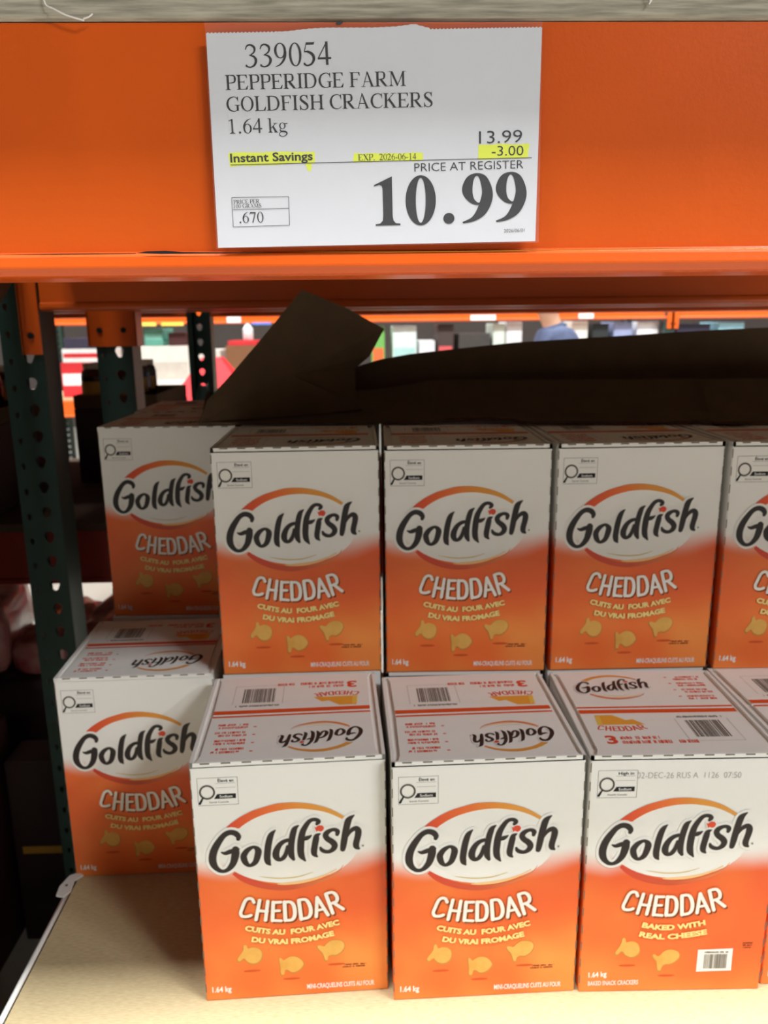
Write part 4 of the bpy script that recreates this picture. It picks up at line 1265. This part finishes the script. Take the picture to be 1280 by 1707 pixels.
# ------------------------------------------------------------------ background goods
C_ = {}
def cm(rgb, rough=0.55):
    if rgb not in C_:
        C_[rgb] = mat('goods_%d_%d_%d' % rgb, rgb, rough, 0.4, noise=0.06, nscale=20)
    return C_[rgb]
def goods_box(x0, x1, z0, z1, y, rgb, label, d=0.35, band=None, name='product_carton', rows=1, cols=1):
    t = thing(name, label, 'carton', ((x0 + x1) / 2, y + d / 2, z0))
    w, h = (x1 - x0), (z1 - z0)
    mb = MB()
    mb.box((-w / 2, -d / 2, 0), (w / 2, d / 2, h), cm(rgb))
    mb.build('box_body', t, bevel=0.004)
    if band:
        mb = MB()
        mb.box((-w / 2 + 0.01, -d / 2 - 0.002, h * 0.35), (w / 2 - 0.01, -d / 2, h * 0.68), cm(band))
        mb.build('printed_band', t)
    return t
FZ = 0.9405
YF = 6.085
far = [
 (-2.26, -1.87, FZ, 1.20, (196, 40, 44), (232, 226, 220), 'red carton with white band on the far shelf behind the left post'),
 (-2.24, -1.90, 1.2005, 1.30, (226, 222, 216), (196, 40, 44), 'white carton with red band stacked on the red one on the far shelf'),
 (-2.22, -1.95, 1.3005, 1.38, (52, 48, 66), None, 'dark blue carton on top of the red and white stack on the far shelf'),
 (-1.66, -1.30, FZ, 1.315, (224, 220, 208), (196, 190, 176), 'wide cream carton on the far shelf left of the perforated post'),
 (-1.62, -1.48, 1.3155, 1.44, (92, 160, 140), (120, 184, 166), 'small green carton standing on the wide cream one on the far shelf'),
 (-1.44, -1.31, 1.3155, 1.41, (70, 36, 34), None, 'small dark red carton standing on the wide cream one on the far shelf'),
 (-1.28, -1.06, FZ, 1.28, (214, 206, 196), (180, 60, 56), 'off-white carton beside the wide cream one on the far shelf'),
 (-1.02, -0.74, FZ, 1.31, (128, 88, 58), None, 'plain brown carton on the far shelf beside the raised flap'),
 (-1.00, -0.78, 1.3105, 1.345, (206, 48, 52), None, 'flat red pack lying on the plain brown carton'),
 (0.08, 0.18, FZ, 1.44, (112, 176, 90), (226, 110, 60), 'narrow green and orange carton on the far shelf'),
 (0.24, 0.42, FZ, 1.44, (214, 232, 226), (170, 212, 206), 'pale mint carton on the far shelf'),
 (0.44, 0.56, FZ, 1.33, (220, 220, 222), None, 'low white carton on the far shelf beside the pale mint one'),
 (0.58, 0.70, FZ, 1.45, (70, 58, 54), (214, 90, 92), 'dark carton with pink band on the far shelf'),
 (0.74, 0.98, FZ, 1.38, (66, 62, 58), None, 'low dark grey carton on the far shelf'),
 (1.00, 1.09, FZ, 1.45, (206, 220, 206), (226, 120, 70), 'slim white carton with orange band on the far shelf'),
 (1.10, 1.22, FZ, 1.46, (226, 226, 226), (180, 190, 196), 'white carton beside the slim one on the far shelf'),
 (1.60, 1.72, FZ, 1.46, (236, 232, 220), (220, 140, 90), 'cream carton on the far shelf right of the person'),
 (1.76, 1.88, FZ, 1.44, (40, 44, 44), (196, 214, 204), 'black carton with pale band on the far shelf'),
 (1.92, 2.06, FZ, 1.45, (150, 160, 196), (226, 228, 236), 'lavender carton on the far shelf'),
 (2.10, 2.26, FZ, 1.45, (236, 238, 240), (120, 150, 190), 'bright white carton beside the orange connector on the far shelf'),
 (2.40, 2.66, FZ, 1.43, (46, 40, 60), (120, 80, 60), 'dark purple carton right of the orange connector on the far shelf'),
 (2.72, 2.92, FZ, 1.44, (150, 200, 214), (236, 240, 240), 'pale blue carton at the right end of the far shelf'),
]
for (a, b, z0, z1, rgb, band, lb) in far:
    goods_box(a, b, z0, z1, YF, rgb, lb, band=band)
# shelf labels on the far beam
for (x0, x1, z0, z1, rgb, lb) in ((0.815, 1.0, 1.476, 1.512, (236, 236, 232), 'white shelf label on the far orange beam left of the person'), (-0.98, -0.88, 1.478, 1.52, (226, 226, 224), 'white shelf label on the far orange beam by the perforated post'), (1.62, 1.73, 1.48, 1.515, (236, 236, 232), 'white shelf label on the far orange beam right of the person'),
                                 (-0.80, -0.66, 1.462, 1.476, (90, 130, 214), 'blue shelf tag under the far orange beam'), (-1.63, -1.50, 1.462, 1.485, (244, 214, 90), 'yellow shelf tag on the far beam above the small green carton'), (-1.46, -1.30, 1.462, 1.485, (244, 206, 80), 'yellow shelf tag on the far beam above the small dark red carton')):
    mb = MB()
    mb.box((x0, 5.985, z0), (x1, 5.989, z1), cm(rgb))
    tag(mb.build('shelf_label'), lb, 'label')

# jars on the shelf of the rack behind
JAR = MB()
JAR.lathe([(0.0, 0), (0.036, 0), (0.038, 0.004), (0.038, 0.085), (0.034, 0.1), (0.028, 0.106)], mat('dark_jar_glass', (40, 26, 20), 0.15, 0.6), 14)
JARM = JAR.data('jar')
LID = MB()
LID.lathe([(0.0, 0.106), (0.031, 0.106), (0.031, 0.121), (0.0, 0.122)], cm((196, 190, 176)), 14)
LIDM = LID.data('jar_lid')
LAB = MB()
for k in range(9):
    a0, a1 = math.radians(200 + k * 15), math.radians(200 + (k + 1) * 15)
    LAB.poly([(0.0385 * math.cos(a0), 0.0385 * math.sin(a0), 0.03), (0.0385 * math.cos(a1), 0.0385 * math.sin(a1), 0.03), (0.0385 * math.cos(a1), 0.0385 * math.sin(a1), 0.07), (0.0385 * math.cos(a0), 0.0385 * math.sin(a0), 0.07)], cm((176, 140, 50)))
LABM = LAB.data('jar_label')
ORD = ('first', 'second', 'third', 'fourth', 'fifth', 'sixth', 'seventh')
def tray(x0, x1, y0, y1, z0, z1, lb):
    t = thing('cardboard_tray', lb, 'tray', ((x0 + x1) / 2, (y0 + y1) / 2, z0))
    w, d, h = x1 - x0, y1 - y0, z1 - z0
    mb = MB()
    mb.box((-w / 2, -d / 2, 0), (w / 2, d / 2, 0.004), M['kraft'])
    for s in (-1, 1):
        mb.box((s * w / 2 - 0.002, -d / 2, 0), (s * w / 2 + 0.002, d / 2, h), M['kraft'])
        mb.box((-w / 2, s * d / 2 - 0.002, 0), (w / 2, s * d / 2 + 0.002, h), M['kraft'])
    mb.build('tray_body', t)
for (x0, x1, y0, y1, nm) in ((-1.22, -0.88, 1.88, 2.34, 'left'), (-0.83, -0.59, 2.30, 2.70, 'right')):
    mb = MB()
    mb.box((x0, y0, 1.0095), (x1, y1, 1.225), cm((58, 40, 34)))
    tag(mb.build('product_carton', bevel=0.004), 'dark brown base carton under the %s group of jars' % nm, 'carton')
    tray(x0 + 0.003, x1 - 0.003, y0 + 0.003, y1 - 0.003, 1.2255, 1.262, 'low cardboard tray holding the %s group of dark jars' % nm)
    nxj = int((x1 - x0 - 0.02) / 0.08)
    nyj = int((y1 - y0 - 0.02) / 0.08)
    for i in range(nxj):
        for j in range(nyj):
            px, py = x0 + 0.052 + i * 0.08, y0 + 0.052 + j * 0.08
            tj = thing('jar', 'dark jar in the %s tray behind, %s from left, %s row' % (nm, ORD[i], ORD[j]), 'jar', (px, py, 1.2297), 0, 'dark jars in the %s tray' % nm)
            bj = obj('jar_body', JARM, tj)
            obj('jar_lid', LIDM, tj)
            obj('jar_label', LABM, bj)

# red display stand in the far aisle
rs = thing('display_stand', 'bright red peaked display stand in the far aisle behind the perforated post', 'display stand', (-0.80, 4.35, 0))
mb = MB()
rc = cm((208, 34, 40))
mb.box((-0.30, -0.2, 0), (0.30, 0.2, 0.95), rc)
mb.build('base', rs, bevel=0.004)
mb = MB()
mb.mesh([(-0.30, -0.2, 0.95), (0.30, -0.2, 0.95), (0.30, 0.2, 0.95), (-0.30, 0.2, 0.95), (-0.05, -0.05, 1.29), (0.05, -0.05, 1.29), (0.05, 0.05, 1.29), (-0.05, 0.05, 1.29)], [(0, 1, 5, 4), (1, 2, 6, 5), (2, 3, 7, 6), (3, 0, 4, 7), (4, 5, 6, 7), (0, 3, 2, 1)], rc)
mb.build('peaked_top', rs)
# white bottle shape standing in for a blurred bright reflection
def glint_jug(x, y, z, s, label):
    t = thing('glint_jug', label, 'glint_jug', (x, y, z))
    mb = MB()
    mb.lathe([(0.0, 0), (0.05 * s, 0), (0.055 * s, 0.02 * s), (0.055 * s, 0.12 * s), (0.03 * s, 0.16 * s), (0.018 * s, 0.17 * s), (0.018 * s, 0.185 * s)], cm((240, 242, 240)), 14)
    mb.build('glint_body', t, smooth=True)
    mb = MB()
    mb.lathe([(0, 0.185 * s), (0.021 * s, 0.185 * s), (0.021 * s, 0.2 * s), (0, 0.2 * s)], cm((230, 236, 240)), 12)
    mb.build('glint_cap', t)
glint_jug(-0.86, 6.2, 1.3455, 0.7, 'small white shape standing in for a bright glint above the flat red pack')
# wrapped goods on the floor under the rack behind
wrap = mat('pink_shrink_wrapped_packs', (198, 150, 144), 0.25, 0.6, nscale=14, rgb2=(160, 66, 66), bump=0.5, bscale=30)
wdark = mat('dark_wrapped_sides', (70, 44, 42), 0.5, 0.4, nscale=12, rgb2=(40, 26, 28))
def bundle(x, y, z, w, d, h, mt, label, rz=0.0):
    bm = bmesh.new()
    bmesh.ops.create_cube(bm, size=1)
    bmesh.ops.subdivide_edges(bm, edges=bm.edges[:], cuts=4, use_grid_fill=True)
    rr = random.Random(int((x + 9) * 1000 + y * 100))
    for v in bm.verts:
        k = 1 + 0.05 * math.sin(9 * v.co.x + 3 * v.co.z + x * 7) * math.cos(8 * v.co.y + 2)
        rnd_ = 1 - 0.10 * (abs(v.co.x * 2) ** 4 * abs(v.co.z * 2) ** 4)
        v.co = Vector((v.co.x * w * k * rnd_, v.co.y * d * k * rnd_, (v.co.z + 0.5) * h + (rr.uniform(-0.008, 0.008) if v.co.z > 0.3 else 0)))
    me = bpy.data.meshes.new('wrapped_bundle')
    bm.to_mesh(me)
    bm.free()
    me.materials.append(mt)
    me.polygons.foreach_set('use_smooth', [True] * len(me.polygons))
    o = obj('wrapped_bundle', me)
    o.location = (x, y, z)
    o.rotation_euler = (0, 0, rz)
    return tag(o, label, 'bundle')
pl = thing('wooden_pallet', 'wooden pallet on the floor under the wrapped pink bundles', 'pallet', (-1.335, 2.25, 0))
for k in range(5):
    mb = MB()
    mb.box((-0.70, -0.45 + k * 0.2, 0.10), (0.70, -0.35 + k * 0.2, 0.12), M['wood'])
    mb.build('top_board', pl)
for xx in (-0.7, 0, 0.65):
    mb = MB()
    mb.box((xx, -0.45, 0), (xx + 0.05, 0.45, 0.0995), M['wood'])
    mb.build('stringer', pl)
for i, (x, w) in enumerate(((-1.70, 0.42), (-1.25, 0.42), (-0.83, 0.36))):
    bundle(x, 2.05, 0.1205, w * 0.95, 0.40, 0.47, wdark, ['dark wrapped bundle at the far left under the pink packs', 'dark wrapped bundle behind the green post under the pink packs', 'dark wrapped bundle right of the green post under the pink packs'][i])
bundle(-1.06, 2.02, 0.600, 0.25, 0.34, 0.16, wrap, 'pink and red shrink-wrapped pack at the left edge of the picture', 0.2)
bundle(-1.40, 2.06, 0.600, 0.26, 0.34, 0.15, wrap, 'pink shrink-wrapped pack just outside the left edge', -0.1)
bundle(-0.83, 2.05, 0.597, 0.13, 0.34, 0.085, wrap, 'small pink wrapped pack right behind the green post', 0.0)
bundle(-0.685, 2.06, 0.597, 0.09, 0.34, 0.115, wrap, 'pink wrapped pack between the green post and the set-back carton', 0.0)
for (x0, x1, y0, y1, z1, rgb, lb) in ((-1.22, -0.86, 1.42, 1.74, 0.56, (62, 22, 24), 'maroon carton with a gold band on the floor at the lower left'), (-0.84, -0.42, 1.655, 1.76, 0.48, (48, 30, 26), 'dark brown carton added over the shaded floor behind the green post')):  # second carton is added to darken the floor gap
    t = thing('product_carton', lb, 'carton', ((x0 + x1) / 2, (y0 + y1) / 2, 0))
    mb = MB()
    mb.box((-(x1 - x0) / 2, -(y1 - y0) / 2, 0), ((x1 - x0) / 2, (y1 - y0) / 2, z1), cm(rgb))
    mb.build('box_body', t, bevel=0.004)
    mb = MB()
    mb.box((-(x1 - x0) / 2 + 0.02, -(y1 - y0) / 2 - 0.001, z1 * 0.5), ((x1 - x0) / 2 - 0.02, -(y1 - y0) / 2, z1 * 0.54), cm((176, 130, 50)))
    mb.build('printed_band', t)

# ------------------------------------------------------------------ person in the far aisle
def skin_mesh(name, joints, edges, mt, parent, sub=2, root=0):
    me = bpy.data.meshes.new(name)
    me.from_pydata([j[:3] for j in joints], edges, [])
    o = obj(name, me, parent)
    md = o.modifiers.new('skin', 'SKIN')
    md.use_smooth_shade = True
    lay = me.skin_vertices[0].data if me.skin_vertices else None
    if lay is None:
        me.skin_vertices.new() if hasattr(me.skin_vertices, 'new') else None
        lay = me.skin_vertices[0].data
    for i, j in enumerate(joints):
        lay[i].radius = (j[3], j[4] if len(j) > 4 else j[3])
        lay[i].use_root = (i == root)
    s = o.modifiers.new('sub', 'SUBSURF')
    s.levels = s.render_levels = sub
    me.materials.append(mt)
    return o
skinm = mat('skin', (206, 156, 126), 0.55, 0.35)
per = thing('person', 'person in a blue-grey jacket and dark trousers standing in the far aisle', 'person', (1.16, 4.6, 0), math.radians(0))
# faces -x, leaning slightly forward
J = [(0, 0, 0.92, .11, .13), (-0.01, 0, 1.10, .10, .13), (-0.03, 0, 1.28, .11, .15), (-0.05, 0, 1.39, .06, .08), (-0.075, 0, 1.45, .05), (-0.10, 0, 1.53, .07), (-0.105, 0, 1.61, .085, .075),
     (-0.05, -0.17, 1.37, .05), (-0.06, -0.20, 1.10, .04), (-0.26, -0.17, 1.02, .028), (-0.33, -0.16, 1.02, .03),
     (-0.05, 0.17, 1.37, .05), (-0.06, 0.20, 1.10, .04), (-0.24, 0.17, 0.98, .028), (-0.31, 0.16, 0.98, .03),
     (0, -0.09, 0.86, .085), (-0.01, -0.10, 0.48, .055), (0.02, -0.10, 0.09, .04), (-0.14, -0.11, 0.035, .03),
     (0, 0.09, 0.86, .085), (0.0, 0.10, 0.48, .055), (0.03, 0.10, 0.09, .04), (-0.13, 0.11, 0.035, .03)]
Eg = [(0, 1), (1, 2), (2, 3), (3, 4), (4, 5), (5, 6), (2, 7), (7, 8), (8, 9), (9, 10), (2, 11), (11, 12), (12, 13), (13, 14), (0, 15), (15, 16), (16, 17), (17, 18), (0, 19), (19, 20), (20, 21), (21, 22)]
for (k, sgn) in ((10, -1), (14, 1)):
    hx, hy, hz = J[k][:3]
    for q, (dy, L1, dz) in enumerate(((0.026, 0.045, -0.01), (0.009, 0.055, 0.0), (-0.009, 0.052, 0.0), (-0.026, 0.04, 0.0), (0.03 * -sgn, 0.02, 0.03))):
        a = len(J)
        J.append((hx - L1 * 0.6 - 0.02, hy + dy, hz + dz, .0085))
        J.append((hx - L1 - 0.02, hy + dy, hz + dz - 0.02, .0075))
        Eg += [(k, a), (a, a + 1)]
skin_mesh('body', J, Eg, skinm, per)
JK = [(0, 0, 0.90, .15, .17), (-0.01, 0, 1.10, .13, .17), (-0.03, 0, 1.28, .145, .19), (-0.05, 0, 1.40, .085, .11), (-0.065, 0, 1.455, .068),
      (-0.045, -0.19, 1.375, .072), (-0.05, -0.225, 1.12, .062), (-0.23, -0.18, 1.03, .05),
      (-0.045, 0.19, 1.375, .072), (-0.05, 0.225, 1.12, .062), (-0.21, 0.18, 0.99, .05)]
skin_mesh('jacket', JK, [(0, 1), (1, 2), (2, 3), (3, 4), (2, 5), (5, 6), (6, 7), (2, 8), (8, 9), (9, 10)], mat('blue_grey_jacket', (76, 84, 108), 0.75, 0.2, noise=0.1, nscale=30), per)
TR = [(0, 0, 0.93, .13, .15), (0, -0.09, 0.84, .10), (-0.01, -0.10, 0.48, .075), (0.02, -0.10, 0.10, .06), (0, 0.09, 0.84, .10), (0, 0.10, 0.48, .075), (0.03, 0.10, 0.10, .06)]
skin_mesh('trousers', TR, [(0, 1), (1, 2), (2, 3), (0, 4), (4, 5), (5, 6)], mat('dark_trousers', (34, 36, 44), 0.8, 0.2), per)
for (x, y) in ((0.02, -0.10), (0.03, 0.10)):
    skin_mesh('shoe', [(x + 0.03, y, 0.05, .05), (x - 0.08, y, 0.045, .045), (x - 0.19, y, 0.04, .04)], [(0, 1), (1, 2)], mat('shoe_leather', (28, 26, 26), 0.5, 0.4), per)
mb = MB()
mb.lathe([(0.0, -0.04), (0.085, -0.035), (0.094, 0.02), (0.088, 0.07), (0.055, 0.108), (0.0, 0.12)], mat('dark_hair', (30, 24, 22), 0.6, 0.3), 18)
hr = mb.build('hair', per, smooth=True)
hr.location = (-0.075, 0, 1.60)
hr.rotation_euler = (0, math.radians(14), 0)
for s in (-1, 1):
    mb = MB()
    mb.lathe([(0.0, -0.006), (0.008, -0.003), (0.009, 0.003), (0.0, 0.007)], M['ink'], 10)
    e_ = mb.build('eye', per, smooth=True)
    e_.location = (-0.178, s * 0.03, 1.585)
    mb = MB()
    mb.lathe([(0.0, -0.03), (0.014, -0.02), (0.017, 0.01), (0.0, 0.03)], skinm, 10)
    e_ = mb.build('ear', per, smooth=True)
    e_.location = (-0.09, s * 0.082, 1.56)
mb = MB()
mb.mesh([(-0.175, -0.012, 1.545), (-0.175, 0.012, 1.545), (-0.178, 0, 1.59), (-0.20, 0, 1.548)], [(0, 1, 3), (1, 2, 3), (2, 0, 3), (0, 2, 1)], skinm)
mb.build('nose', per)
mb = MB()
mb.box((-0.172, -0.02, 1.512), (-0.165, 0.02, 1.520), mat('lips', (166, 96, 88), 0.5, 0.3))
mb.build('mouth', per)
